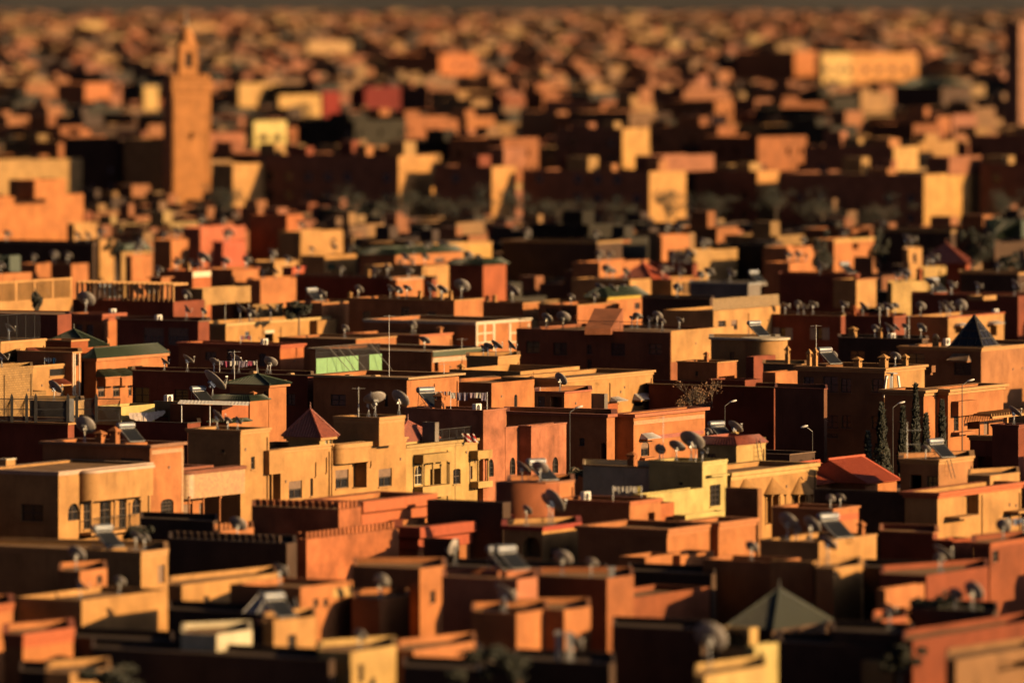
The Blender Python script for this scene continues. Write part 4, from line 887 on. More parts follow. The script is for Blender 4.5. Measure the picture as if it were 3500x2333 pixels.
k = House(C1, 600, 662, 872, 432, 7.5, PE, 'blurred peach house left of the palm', d=1145)
k = House(C1, 870, 890, 1020, 570, 7.2, PE, 'small blurred peach house left of the green strip', d=1068, Lm=4)
k = House(C1, 1060, 1085, 1350, 680, 7.0, OC, 'low ochre house with a green tiled strip', d=1010, par=.1); k.tileband(hgt=.9, inset=.7)
k = House(C1, 1120, 1175, 1350, 720, 6.6, OR, 'low orange house under the green tiled strip', d=985)
k = House(C1, 1370, 1530, 1682, 577, 7.4, OR, 'blurred orange house with a rust side, left of the pink house', d=1050)
k = House(C1, 1640, 1790, 2192, 467, 7.4, (.56, .17, .09), 'bright coral house at mid left', d=1118)
k = House(C1, 1900, 1990, 2192, 592, 7.0, (.54, .14, .08), 'low coral house in front of the bright coral house', d=1050)
k = House(C2, 0, 342, 482, 352, 8.4, (.52, .17, .06), 'orange house with a dark gable side below the minaret', d=1130)
k = House(C2, 455, 465, 842, 500, 7.2, PE, 'peach house beside the dark gable side below the minaret', d=1115, Lm=4); k.win('R', 735, 775, 560, 592)
k = House(C2, 470, 678, 962, 716, 7.2, PE, 'peach house with a rust side and green shutter', d=990); k.win('R', 700, 780, 785, 835, fc=(.2, .34, .2))
k = House(C2, 220, 230, 440, 772, 7.0, PE, 'small peach house with a slanted lit end, left of the rust side', d=955, Lm=3)
k = House(C2, -20, 105, 425, 932, 8.0, OR, 'plain orange house with a slanted shadow below the coral houses', d=885)
k = House(C2, 300, 390, 495, 820, 7.2, (.54, .13, .06), 'little red house with a bright red coping', d=945, cop=(.15, .1, (.55, .06, .04)))
k = House(C2, 990, 1312, 1912, 712, 7.0, OR, 'long orange house under a green tiled strip roof', d=985, par=.1); k.tileband(hgt=.85, inset=.8); k.wR((1330, 1372, 745, 785), (1440, 1480, 745, 785), (1660, 1750, 730, 780, 'b'))
k = House(C2, 1530, 1545, 2172, 632, 8.4, (.6, .36, .11), 'yellow house behind the long green strip roof', d=1015, cop=(.3, .1, PE)); k.wR((1940, 1975, 705, 765), (2015, 2055, 705, 765))
k = House(C2, 1030, 1552, 1788, 812, 7.8, PE, 'rust sided house with a bright lit end at centre', d=922); k.win('R', 1575, 1585, 830, 930, 'w', bars=(1, 1))
k = House(C2, 1270, 1322, 1560, 928, 8.0, OR, 'orange house with a white outlined corner', d=888, cop=(.08, .1, WH))
k = House(C2, 1780, 2095, 2300, 800, 7.2, (.42, .12, .05), 'rust house with two lit roof wedges and green strip', d=935, par=.1); k.tileband(hgt=.7, inset=.6)
k = House(C2, 410, 1640, 1680, 920, 7.8, RU, 'long dark rust house below the white outlined corner', d=894, cop=(.1, .1, BR))
k = House(C3, 40, 890, 1112, 592, 7.6, DK, 'big dark hall with a narrow lit edge at centre right', d=1030, cop=(.3, .15, OC)); k.room(C3, 1000, 1108, 1190, 580, d=1036, part='wing', col=OR)
k = House(C3, 900, 910, 1372, 776, 7.8, OR, 'orange house left of the scarlet pyramid roof', d=950, Lm=4)
k = House(C3, 1365, 1748, 1790, 790, 7.6, RU, 'rust house with a dark green window, right of the scarlet pyramid', d=955); k.wL((1548, 1640, 850, 905))
k = House(C3, 660, 1183, 1372, 930, 7.6, PE, 'house under the scarlet pyramid roof', d=905, par=.1)
V = k.room(C3, 1110, 1372, 1500, 935, d=912, part='roof_room'); k.pyramid(V, 1240, 782, ov=.5, mat='bright_tile')
k = House(C3, 1370, 1560, 1808, 930, 7.6, PE, 'house with a chequered lit wall at centre right', d=910, cop=(.12, .12, TE)); 
for i, x in enumerate((1600, 1650, 1690, 1740)): k.win('R', x, x + 28, 950, 1060, 'w', bars=(1, 3))
k = House(C3, 800, 978, 1322, 1090, 8.4, OR, 'orange house with a bright green roof and yellow eave', d=814, cop=(.3, .3, (.62, .45, .06)), par=.1); k.tileband(hgt=1.0, inset=.8)
k.win('R', 1050, 1090, 1140, 1230, 'v'); k.wR((1225, 1275, 1135, 1190))
k = House(C3, 1290, 1900, 1930, 1100, 8.8, DK, 'black roofed house under the reed screen', d=800, cop=(.1, .1, BR))
k = House(C3, 1720, 2240, 2352, 965, 8.2, GR, 'grey blue shed roof house at right of centre', d=873, cop=(.15, .1, (.4, .42, .42)))
k = House(C3, 1440, 1468, 1712, 540, 7.6, OR, 'blurred orange house with a dish shadow at centre right', d=1060)
k = House(C3, 1740, 1750, 2145, 672, 6.8, OC, 'ochre reed walled house at centre right', d=1010, Lm=4)
k = House(C4, 20, 240, 500, 640, 7.0, OR, 'orange house with two dishes, left of the tall palm', d=1010)
k = House(C4, 30, 255, 470, 778, 7.4, OR, 'low orange house with a dark triangle at right', d=955)
k = House(C4, 640, 655, 1010, 575, 7.4, OR, 'orange house between the two dark palms', d=1060, cop=(.4, .15, (.6, .4, .14)), Lm=4); k.win('R', 820, 870, 600, 660, 'v')
k = House(C4, 170, 850, 880, 890, 8.4, RU, 'dark rust house with a floating bright roof box', d=903, cop=(.1, .1, TE)); k.room(C4, 650, 855, 1032, 930, d=895, part='roof_room', col=PE, cop=(.12, .15, OR), z0=4)
k = House(C4, 1130, 1170, 1482, 958, 8.8, CR, 'pale block wall house with dishes at right', d=845, mat='block')
k = House(C4, 1430, 1458, 1660, 830, 8.2, CR, 'pale cream block wall with a crack, upper right', d=915, mat='block'); k.win('R', 1590, 1602, 850, 930, 'w', bars=(1, 1))
k = House(C4, 1345, 2300, 2420, 1075, 8.0, RU, 'long rust house with two lit roof boxes at right', d=830); k.room(C4, 1980, 1990, 2105, 1075, d=826, Lm=2, col=PE)
k = House(C4, 1270, 1318, 1442, 655, 9.0, PE, 'narrow peach turret with one slit window', d=960); k.win('R', 1360, 1390, 695, 780, 'w', bars=(1, 1))
k = House(C4, 1440, 1835, 1870, 790, 8.0, (.42, .1, .04), 'house with a dark red pyramid roof at upper right', d=975, par=.1); k.pyramid(k.V, 1790, 600, ov=.5)
k = House(C4, 1000, 1700, 1740, 492, 7.4, DK, 'large dark hall with a pale roof line at upper right', d=1100, cop=(.4, .15, OC))
k = House(C4, 1780, 2300, 2400, 870, 8.0, DK, 'dark low house at the right edge with a lit rim', d=912, cop=(.3, .15, PE))
k = House(C4, 2050, 2090, 2420, 560, 7.5, DK, 'grey green sloped roof house at the right edge', d=1070, par=.1); k.tileband(hgt=2.6, inset=3.4)
# ------------------------------------------------------------------ the tall dark row and the far landmarks
DR = (.30, .12, .07)
rwin = random.Random(3)
def dark_block(*a, **kw):
    a = list(a); lit = a[6]; a[6] = (.36, .15, .08); b = House(*a, vis=9, **kw); V = b.V; fl = int(V.z1 / 3.4)  # shade of the fronts put into a darker wall colour, sunlight into the coat
    q = MB(); q.box(.02, V.R, -.05, .04, 0, V.z1 - .05); b.add(q, 'sunlit_coat', 'stucco', lit)
    for f in range(fl):
        n = int(V.L / 4.2)
        for i in range(n):
            c = 1.8 + i * (V.L - 2.0) / max(1, n)
            if rwin.random() < .4: continue
            V.opL.append((c, c + 1.5, 1.2 + f * 3.4, 2.8 + f * 3.4, .2, 0, 'w', (2, 1), (.1, .07, .05)))
    row_roofs(b, len(HOUSES)); return b
def row_roofs(b, seed):
    r_ = random.Random(seed); V = b.V
    for i in range(int(V.L / 6)):
        y0 = 1 + i * 6 + r_.uniform(0, 2.5); x0 = r_.uniform(.5, max(.6, V.R - 5)); mb = MB(); mb.box(x0, x0 + r_.uniform(2, 4.5), y0, y0 + r_.uniform(2, 4.5), V.z1 - .7, V.z1 + r_.uniform(.8, 2.9)); b.add(mb, 'roof_room', 'stucco', r_.choice((b.col, (.45, .2, .08), OC, RU)))
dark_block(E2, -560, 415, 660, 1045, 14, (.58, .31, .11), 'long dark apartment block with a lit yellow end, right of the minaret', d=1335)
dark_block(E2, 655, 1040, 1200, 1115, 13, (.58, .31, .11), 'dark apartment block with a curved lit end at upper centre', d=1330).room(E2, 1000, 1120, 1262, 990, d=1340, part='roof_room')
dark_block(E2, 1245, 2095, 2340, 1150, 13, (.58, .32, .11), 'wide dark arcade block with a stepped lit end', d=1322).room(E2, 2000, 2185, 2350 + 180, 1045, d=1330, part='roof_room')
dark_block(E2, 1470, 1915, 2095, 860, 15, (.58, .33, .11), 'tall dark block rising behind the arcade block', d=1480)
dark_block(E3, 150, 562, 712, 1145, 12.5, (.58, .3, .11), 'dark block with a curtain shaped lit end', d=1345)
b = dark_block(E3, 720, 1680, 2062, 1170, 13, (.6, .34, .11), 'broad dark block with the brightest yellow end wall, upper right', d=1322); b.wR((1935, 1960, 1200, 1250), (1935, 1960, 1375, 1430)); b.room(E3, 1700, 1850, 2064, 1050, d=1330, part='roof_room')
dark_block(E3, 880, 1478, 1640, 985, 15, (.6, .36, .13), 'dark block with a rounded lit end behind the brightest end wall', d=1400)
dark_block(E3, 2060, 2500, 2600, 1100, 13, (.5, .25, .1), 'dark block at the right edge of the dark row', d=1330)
b = House(E1, -120, -100, 560, 1325, 9.5, (.54, .21, .07), 'broad orange wall house with ragged shadows at far left', d=1190, vis=9, Lm=8); b.room(E1, 215, 232, 440, 1205, d=1196, part='roof_room', Lm=5)
b = House(E1, -60, -40, 550, 1080, 9, OC, 'ochre terrace house above the broad orange wall', d=1380, vis=4, Lm=8)
b = House(E1, 1650, 1700, 1920, 815, 10, YE, 'yellow house with two dark windows, right of the minaret', d=1680, vis=6); b.wR((1735, 1795, 905, 945, 'w'), (1830, 1885, 905, 945, 'w'))
b = House(E1, 2050, 2165, 2275, 615, 10, (.26, .03, .02), 'crimson blurred house right of the minaret', d=2100, vis=6)
b = House(E2, 100, 190, 430, 585, 9, (.17, .022, .016), 'house with a crimson roof strip at upper centre', d=2180, vis=6)
b = House(E1, 1585, 1600, 1880, 560, 11, (.55, .34, .13), 'blurred sand house right of the minaret shaft', d=2280, vis=7)
b = House(E1, 1840, 1870, 2150, 640, 10, (.58, .36, .13), 'blurred sand house left of the crimson house', d=2080, vis=5)
b = House(E1, 1425, 1560, 1770, 1100, 9, PE, 'peach house with a rounded shadow at the foot of the minaret', d=1340, vis=5)
b = House(E1, 380, 570, 745, 560, 10, (.54, .2, .08), 'blurred orange house left of the minaret', d=2250, vis=6)
b = House(E1, 940, 965, 1060, 580, 10, CR, 'narrow pale house close to the left of the minaret', d=2250, vis=7)
b = House(E1, 500, 545, 700, 150, 12, (.6, .4, .16), 'pale lit house in the upper left distance', d=6800, vis=6)
b = House(E2, 330, 690, 935, 365, 12, (.54, .19, .07), 'orange apartment house with a row of small windows at upper centre', d=3080, vis=9); b.wR((790, 815, 425, 460), (860, 890, 425, 460))
b = House(E3, 420, 815, 955, 345, 14, (.5, .19, .07), 'tall dark block with a banded orange end at upper right', d=3050, name='apartment_building', cat='building', vis=13)
for y in (470, 580): b.slab('R', 815, 955, y, .6, .8, name='balcony')
b = House(E3, 960, 1000, 1200, 360, 14, CR, 'cream apartment building with rows of windows at upper right', d=2980, name='apartment_building', cat='building', vis=13)
for y in (450, 560): b.wR((1015, 1050, y, y + 38), (1095, 1130, y, y + 38), (1165, 1192, y, y + 38))
b = House(E3, 1150, 1205, 1640, 362, 14, (.56, .27, .09), 'long orange apartment building joined to the cream one', d=3010, name='apartment_building', cat='building', vis=12)
for y in (450, 560): b.wR(*[(x, x + 40, y, y + 38) for x in (1270, 1360, 1450, 1540)])
b = House(E3, 1480, 1800, 2000, 580, 10, DK, 'dark green roofed hall at upper right', d=2300, vis=6, par=.1); b.tileband(hgt=2.2, inset=5, ov=.8)
b = House(E3, 2235, 2318, 2420, 150, 30, (.34, .17, .10), 'tall pale tower cut by the right edge', d=1900, vis=22)
b = House(E1, 1230, 1240, 1460, 165, 12, (.46, .26, .11), 'blurred brown house behind the minaret lantern', d=6300, vis=6)
b = House(E1, 2040, 2060, 2352, 280, 12, (.48, .3, .14), 'blurred tan house in the upper left of centre', d=4200, vis=7)
# minaret
d = 1395.0; u0, u1 = E1.u(1158), E1.u(1412); p = unproj(u0, E1.v(530), d); V = Vol(p.x, d, 73.0, 1, 1, 0, p.z)
V.R = V.aR(u1); V.L = V.R
mroot = empty('minaret', (p.x, d, 0), R_(17)); tag(mroot, 'tall square orange minaret with a small lantern tower, upper left', 'minaret')
V.opR = []
mid = V.R / 2
mcol = (.66, .29, .095)
def mz(y): return H - (E1.v(y) - VH) / F * d
V.opR.append((mid - .55, mid + .25, mz(935), mz(885), .3, 1.0)); mb, zd, th = body_mesh(V, 1.2, .5)
mb.build('shaft', M['stucco'], mroot, None, mcol)
for i, (a0, a1, z0, z1) in enumerate(((.35, .55, 2, V.z1 - 4), (V.R - .55, V.R - .35, 2, V.z1 - 4), (.35, V.R - .35, V.z1 - 3.6, V.z1 - 3.2))):
    q = MB(); q.box(a0, a1, -.12, .02, z0, z1); q.build('moulding', M['stucco'], mroot, None, mcol)
q = MB(); ring = ring_mesh(V.poly(), [(.12, V.z1 - 2.6), (.25, V.z1 - 2.3), (.25, V.z1 - .2), (.12, V.z1)], .4); ring.build('frieze', M['stucco'], mroot, None, shade(mcol, .93))
mw = MB(); st = 1.05
for kx in range(int(V.R / st)):
    for yy in (.05, V.L - .45): mw.box(kx * st + .15, kx * st + .75, yy, yy + .4, V.z1 + .01, V.z1 + .9)
    for xx_ in (.05, V.R - .45): mw.box(xx_, xx_ + .4, kx * st + .95, kx * st + 1.5, V.z1 + .01, V.z1 + .9)
mw.build('battlement', M['stucco'], mroot, None, mcol)
lw = V.R * .48; lx = V.R * .24; zt = mz(290)
LV = Vol(0, 0, 30, lw, lw, V.z1 - 1.2, zt); LV.opR = [(lw * .3, lw * .7, zt - 4.6, zt - 1.6, .4, 1.0)]
lb, _, _ = body_mesh(LV, .3, .3); lm = Matrix.Translation((lx, lx, 0)); lo = lb.build('lantern', M['stucco'], mroot, lm, mcol)
q = MB(); q.quad((lw * .3, .4, zt - 4.6), (lw * .7, .4, zt - 4.6), (lw * .7, .4, zt - 1.6), (lw * .3, .4, zt - 1.6)); q.build('blind_arch', M['void'], lo)
q = MB(); q.lathe([(lw * .42, zt), (lw * .44, zt + .5), (lw * .36, zt + 1.7), (lw * .2, zt + 2.6), (.02, zt + 3.0)], 20, (lx + lw / 2, lx + lw / 2, 0)); q.build('dome', M['stucco'], mroot, None, mcol, True)
q = MB(); q.tube((lx + lw / 2, lx + lw / 2, zt + 2.9), (lx + lw / 2, lx + lw / 2, zt + 6.2), .08, 6)
for zz, rr in ((3.6, .42), (4.5, .32), (5.3, .22)): q.lathe([(.02, zt + zz - rr), (rr, zt + zz), (.02, zt + zz + rr)], 12, (lx + lw / 2, lx + lw / 2, 0))
q.build('finial', M['steel'], mroot)
MINV = V

# ------------------------------------------------------------------ fill houses: the rest of the quarter
def rect_hit(A, B):
    for P_, Q_ in ((A, B), (B, A)):
        for e in (P_.eR, P_.eL):
            a = [e.dot(c) for c in P_.corners()]; b = [e.dot(c) for c in Q_.corners()]
            if max(a) < min(b) - .3 or max(b) < min(a) - .3: return False
    return True
def bbox(V):
    us, vt, vb = [], [], []
    for c in V.corners(): u, v = proj((c.x, c.y, V.z1)); us.append(u); vt.append(v); vb.append(proj((c.x, c.y, 0))[1])
    return min(us), max(us), min(vt), max(vb)
BLOCK = []
for hs in HOUSES:
    for V, part, *_ in hs.vols:
        b = bbox(V); sc = F / V.C.y; u_, v_ = proj((V.C.x, V.C.y, V.z1)); BLOCK.append((V, b[0], b[1], b[2], v_ + hs.vis * sc))
b = bbox(MINV); BLOCK.append((MINV, b[0], b[1], 0, E1.v(1330)))
NEARB = sorted(BLOCK, key=lambda q: q[0].C.y)
FILL = []
def try_fill(x, y, w, dp, h, rot):
    V = Vol(x, y, rot, w, dp, 0, h); b = bbox(V)
    if b[1] < -60 or b[0] > 3560: return False
    for (W, x0, x1, y0, y1) in BLOCK:
        if abs(W.C.y - y) < 60 and abs(W.C.x - x) < 60 and rect_hit(V, W): return False
        if W.C.y > y and b[0] < x1 and b[1] > x0 and b[2] < y1 - 2 and b[3] > y0: return False
    for W in FILL[-260:]:
        if abs(W.C.y - y) < 45 and abs(W.C.x - x) < 45 and rect_hit(V, W): return False
    FILL.append(V); return True
rf = random.Random(11); y = 770.0
while y < 11000:
    hw = 1750 / F * y * 1.06; x = -hw - rf.uniform(0, 10); far = max(1.0, y / 2600.0) ** .55
    while x < hw:
        w, dp = (rf.uniform(5, 10), rf.uniform(6, 12)) if y < 1400 else (rf.uniform(8, 21) * far, rf.uniform(7, 17) * far)
        if y < 1400: h = rf.choice((3.2, 3.6, 4.4, 5.2, 6, 6.8, 7.4))
        else: h = rf.choice((5, 6.8, 7.5, 9, 10.5, 12.5, 14)) * (1 + .2 * (far - 1))
        rot = rf.choice((30, 30, 25, 22, 36, 20, 44))
        if y < 1400: rot = rf.choice((30, 30, 27, 33))
        if 1120 < y < 1420: h = rf.choice((2.8, 3.2, 3.5))
        for hh in ([h, 5, 3.4] if y < 1400 else [h, h * .75]):
            if try_fill(x, y + rf.uniform(-2, 2), w, dp, hh, rot): break
        x += (w + dp) * rf.uniform(.62, 1.1)
    y += (6.5 if y < 1500 else 12.5) * far * rf.uniform(.9, 1.15)

# the quarter goes on to either side of the view
OUT = []; ro = random.Random(4); y = 385.0
while y < 2600:
    hw = 1750 / F * y
    for side in (-1, 1):
        x = hw + (11 if side > 0 else 7) + ro.uniform(0, 3)
        while x < hw + 75:
            V = Vol(side * x, y + ro.uniform(-2, 2), ro.choice((30, 30, 27, 33)), ro.uniform(5, 9), ro.uniform(6, 9), 0, ro.choice((3.4, 4, 5, 5.8)) + (2 if x > hw + 30 else 0)); b = bbox(V)
            if (b[1] < -40 or b[0] > 3540) and not any(abs(W[0].C.y - V.C.y) < 40 and rect_hit(V, W[0]) for W in BLOCK): OUT.append(V)
            x += ro.uniform(11, 15)
    y += 12.5 if y < 1200 else 20
# ------------------------------------------------------------------ rooftop things: find the roof under a point of the view
def on_roof(u, v, back=.45, tol=(0, 3, 6, -3, 9, 12, -6, 16, 20, -10, 26, 32, -16)):
    for dv in tol:
        k_, kz = (u - 1750) / F, (v + dv - VH) / F; best = None
        for hs in HOUSES:
            for V, part, *rest in hs.vols:
                par = rest[2]; z = V.z1; Y = (H - z) / kz; q = V.local((k_ * Y, Y, 0))
                if V.inside(q.x, q.y, .2) and (best is None or Y < best[1]): best = (hs, Y, z - par)
        if best:
            hs, Y, z = best
            for b_ in (back, back * .6, back * .3, 0):
                q_ = hs.V.local((k_ * (Y + b_), Y + b_, 0))
                if b_ == 0 or hs.V.inside(q_.x, q_.y, .3): break
            return hs, Vector((k_ * (Y + b_), Y + b_, z))
    return None, None
THINGS = {}
MESHC = {}
def note(o, hs, kind, u): THINGS.setdefault((kind, hs.label if hs else ''), []).append((u, o))
# --- satellite dish
def dish_meshes():
    n, rings = 28, 6; mb = MB(); dep = .17
    for sgn in (0, 1):
        base = len(mb.v)
        for r in range(rings + 1):
            q = r / rings
            for k_ in range(n): t = 2 * math.pi * k_ / n; mb.v.append((.5 * q * math.cos(t), .54 * q * math.sin(t), dep * q * q - (.018 if sgn else 0)))
        for r in range(rings):
            for k_ in range(n):
                j = (k_ + 1) % n; a, b_, c, d_ = base + r * n + k_, base + r * n + j, base + (r + 1) * n + j, base + (r + 1) * n + k_
                mb.f.append((a, b_, c, d_) if not sgn else (d_, c, b_, a)); mb.mi.append(0)
    for k_ in range(n):
        j = (k_ + 1) % n; a = rings * n; b0 = (rings + 1) * n + a; mb.f.append((a + k_, a + j, b0 + j, b0 + k_)); mb.mi.append(0)
    me = mb.mesh('reflector', [M['dish']], True)
    bk = MB(); bk.box(-.1, .1, -.14, .14, -.12, -.01); bk.tube((0, 0, -.06), (0, -.03, -.22), .05, 8)
    for sx in (-.12, .12): bk.tube((sx, -.1, -.05), (0, -.04, -.2), .018, 5)
    ar = MB(); ar.tube((0, -.53, .16), (0, -.30, .62), .016, 6); ar.tube((.25, -.45, .16), (0, -.30, .62), .010, 5); ar.tube((-.25, -.45, .16), (0, -.30, .62), .010, 5)
    ho = MB(); ho.tube((0, -.30, .62), (0, -.24, .54), .025, 8, .035)
    rg = MB()
    for k_ in range(24):
        t0, t1 = 2 * math.pi * k_ / 24, 2 * math.pi * (k_ + 1) / 24; rg.tube((.27 * math.cos(t0), .29 * math.sin(t0), .07), (.27 * math.cos(t1), .29 * math.sin(t1), .07), .02, 5)
    return me, bk.mesh('bracket', M['steel']), ar.mesh('feed_arm', M['steel']), ho.mesh('feed_horn', M['steel']), rg.mesh('ring', M['dish'])
DM = dish_meshes(); dish2 = DM[0].copy(); dish2.materials[0] = M['dish2']
rd_ = random.Random(5)
def dish(fr, x, y, w, az=None, el=None, rust=False, ring=False, wall=None, z=None):
    """w: apparent width in crop pixels"""
    u, v = fr.u(x), fr.v(y); hs, p = on_roof(u, v)
    if p is None: return None
    sc = F / p.y; dia = max(.7, min(3.2, w * fr.s / sc))
    root = empty('satellite_dish', p); mast = .35 * dia + .25 + (hs.par if hs.par < 1 else .3)
    a = R_(az if az is not None else rd_.uniform(20, 75)); e = R_(el if el is not None else rd_.uniform(32, 52))
    nrm = Vector((math.sin(a) * math.cos(e), math.cos(a) * math.cos(e), math.sin(e)))
    rot = nrm.to_track_quat('Z', 'Y').to_matrix().to_4x4()
    ml = Matrix.Translation((0, 0, mast + .2 * dia)) @ rot @ Matrix.Scale(dia, 4)
    def put(name, me, par, m=None):
        o = bpy.data.objects.new(name, me); COL.objects.link(o); o.parent = par
        if m is not None: o.matrix_local = m
        return o
    put('reflector', dish2 if rust else DM[0], root, ml); put('bracket', DM[1], root, ml)
    ao = put('feed_arm', DM[2], root, ml); put('feed_horn', DM[3], ao)
    if ring: put('ring', DM[4], root, ml)
    key = ('mast', round(mast + .1 * dia, 1))
    if key not in MESHC:
        mm = MB(); L_ = key[1]; mm.tube((0, 0, -.02), (0, 0, L_), .04, 6); mm.box(-.16, .16, -.16, .16, -.02, .03); mm.tube((.22, -.1, 0), (0, 0, L_ * .7), .018, 4); mm.tube((-.2, -.12, 0), (0, 0, L_ * .7), .018, 4); MESHC[key] = mm.mesh('mast', M['steel'])
    put('mast', MESHC[key], root)
    tag(root, None, 'satellite dish', 'satellite dishes on the rooftops'); note(root, hs, 'dish', u); return root
DL = {A1: [(105, 800, 140), (1885, 1262, 110), (2150, 1262, 150), (985, 580, 210), (20, 1192, 150), (2140, 600, 110), (2330, 600, 90)],
 B1: [(620, 232, 190), (2025, 160, 90), (970, 705, 240)],
 A2: [(105, 1255, 130), (330, 1130, 150), (390, 1272, 150), (720, 1140, 120), (752, 1290, 165), (1145, 1120, 120), (1605, 835, 100), (405, 645, 175), (355, 470, 90), (590, 350, 180)],
 A3: [(170, 1000, 135), (845, 1060, 90), (900, 1060, 120), (990, 1062, 150), (1160, 1062, 130), (1725, 1475, 165), (30, 800, 110), (1570, 765, 140), (1760, 765, 170)],
 B2: [(1075, 425, 120), (2230, 335, 230), (140, 575, 170), (262, 575, 85), (375, 575, 90), (1880, 320, 130)],
 B3: [(1290, 1180, 190), (1495, 1180, 200), (1745, 1335, 200), (1600, 1560, 240)],
 B4: [(520, 925, 135), (712, 925, 200), (880, 925, 300), (1010, 925, 120), (1072, 690, 100), (1378, 690, 185)],
 B5: [(1222, 900, 120), (2235, 522, 170)],
 A4: [(262, 605, 120), (490, 605, 130), (745, 745, 100), (200, 700, 60), (400, 700, 60), (550, 745, 60), (1755, 590, 110), (1960, 595, 110), (2105, 570, 110), (2172, 490, 100), (1865, 480, 90)],
 A5: [(275, 545, 120), (695, 490, 90), (870, 545, 100), (1032, 545, 90), (1162, 580, 130), (1395, 590, 120), (1465, 560, 120), (1515, 385, 110), (155, 1150, 110), (872, 1180, 130), (640, 850, 110), (795, 850, 140), (872, 800, 110), (985, 830, 110), (1168, 850, 130), (1335, 840, 70)],
 C1: [(380, 1010, 90), (110, 1010, 70), (40, 1060, 120), (740, 910, 110), (950, 850, 100), (1030, 910, 130), (1245, 970, 90), (705, 745, 80), (480, 765, 90), (1590, 825, 90), (1450, 825, 110), (1815, 825, 130), (140, 690, 100), (600, 860, 80), (1870, 800, 90), (2000, 780, 80), (2200, 760, 90), (900, 700, 70), (1300, 800, 80), (300, 720, 70)],
 C2: [(980, 1050, 90), (1265, 1068, 90), (1412, 1085, 90), (1622, 1085, 120), (1900, 1085, 150), (2065, 1060, 120), (1575, 795, 80), (825, 850, 70), (755, 700, 80), (1240, 870, 80), (200, 720, 80), (560, 640, 60), (900, 660, 70), (130, 830, 70), (350, 650, 60), (20, 620, 60), (640, 610, 60)],
 C3: [(145, 895, 90), (285, 845, 80), (440, 890, 100), (545, 830, 110), (635, 855, 70), (490, 1030, 100), (135, 1080, 130), (1030, 905, 70), (1310, 700, 100), (1575, 735, 90), (1712, 760, 110), (2080, 930, 90), (220, 440, 60), (640, 440, 60), (950, 470, 70), (730, 470, 60)],
 C4: [(40, 745, 90), (325, 750, 80), (402, 750, 50), (722, 715, 70), (1165, 850, 110), (1715, 890, 100), (2212, 910, 80), (2322, 910, 90), (1705, 1065, 100), (1260, 880, 80), (60, 600, 60), (380, 560, 60)],
 D1: [(470, 645, 130), (1040, 550, 110), (1105, 550, 90)], D3: [(420, 330, 200), (222, 330, 90), (1625, 1420, 260)],
 D4: [(540, 490, 170), (605, 490, 90), (720, 490, 150), (850, 620, 140), (945, 235, 80), (870, 235, 70)]}
for fr, ls in DL.items():
    for t in ls: dish(fr, *t)
# the many small dishes of the crowded middle roofs
for hs in list(HOUSES):
    dd_ = hs.V.C.y
    if not 770 < dd_ < 1130: continue
    for q in range(rd_.choice((1, 2, 2, 3))):
        V = hs.V; p = V.world(rd_.uniform(.12, .75) * V.R, rd_.uniform(.08, .9) * V.L, V.z1 - hs.par); u, v = proj(p)
        if 0 < u < 3500: dish(Fr(0, 0, 1), u, v, rd_.uniform(.9, 1.5) * F / dd_)
for hs in list(HOUSES):
    if hs.V.C.y > 500 or rd_.random() < .6: continue
    for q in range(rd_.choice((1, 1, 2))):
        V = hs.V; P_ = V.poly(); w_ = [rd_.random() ** 1.5 + .05 for _ in P_]; t_ = sum(w_); p = V.world(sum(a[0] * b for a, b in zip(P_, w_)) / t_, sum(a[1] * b for a, b in zip(P_, w_)) / t_, V.z1 - hs.par); u, v = proj(p)
        if 0 < u < 3500 and v < 2330: dish(Fr(0, 0, 1), u, v, rd_.uniform(.8, 1.35) * F / p.y)
dish(B2, 1955, 425, 260, az=-20, el=58, ring=True); dish(A2, 90, 1500, 300, az=60, el=45, ring=True); dish(D2, 1580 + 0, 640, 130, az=-60, el=20)
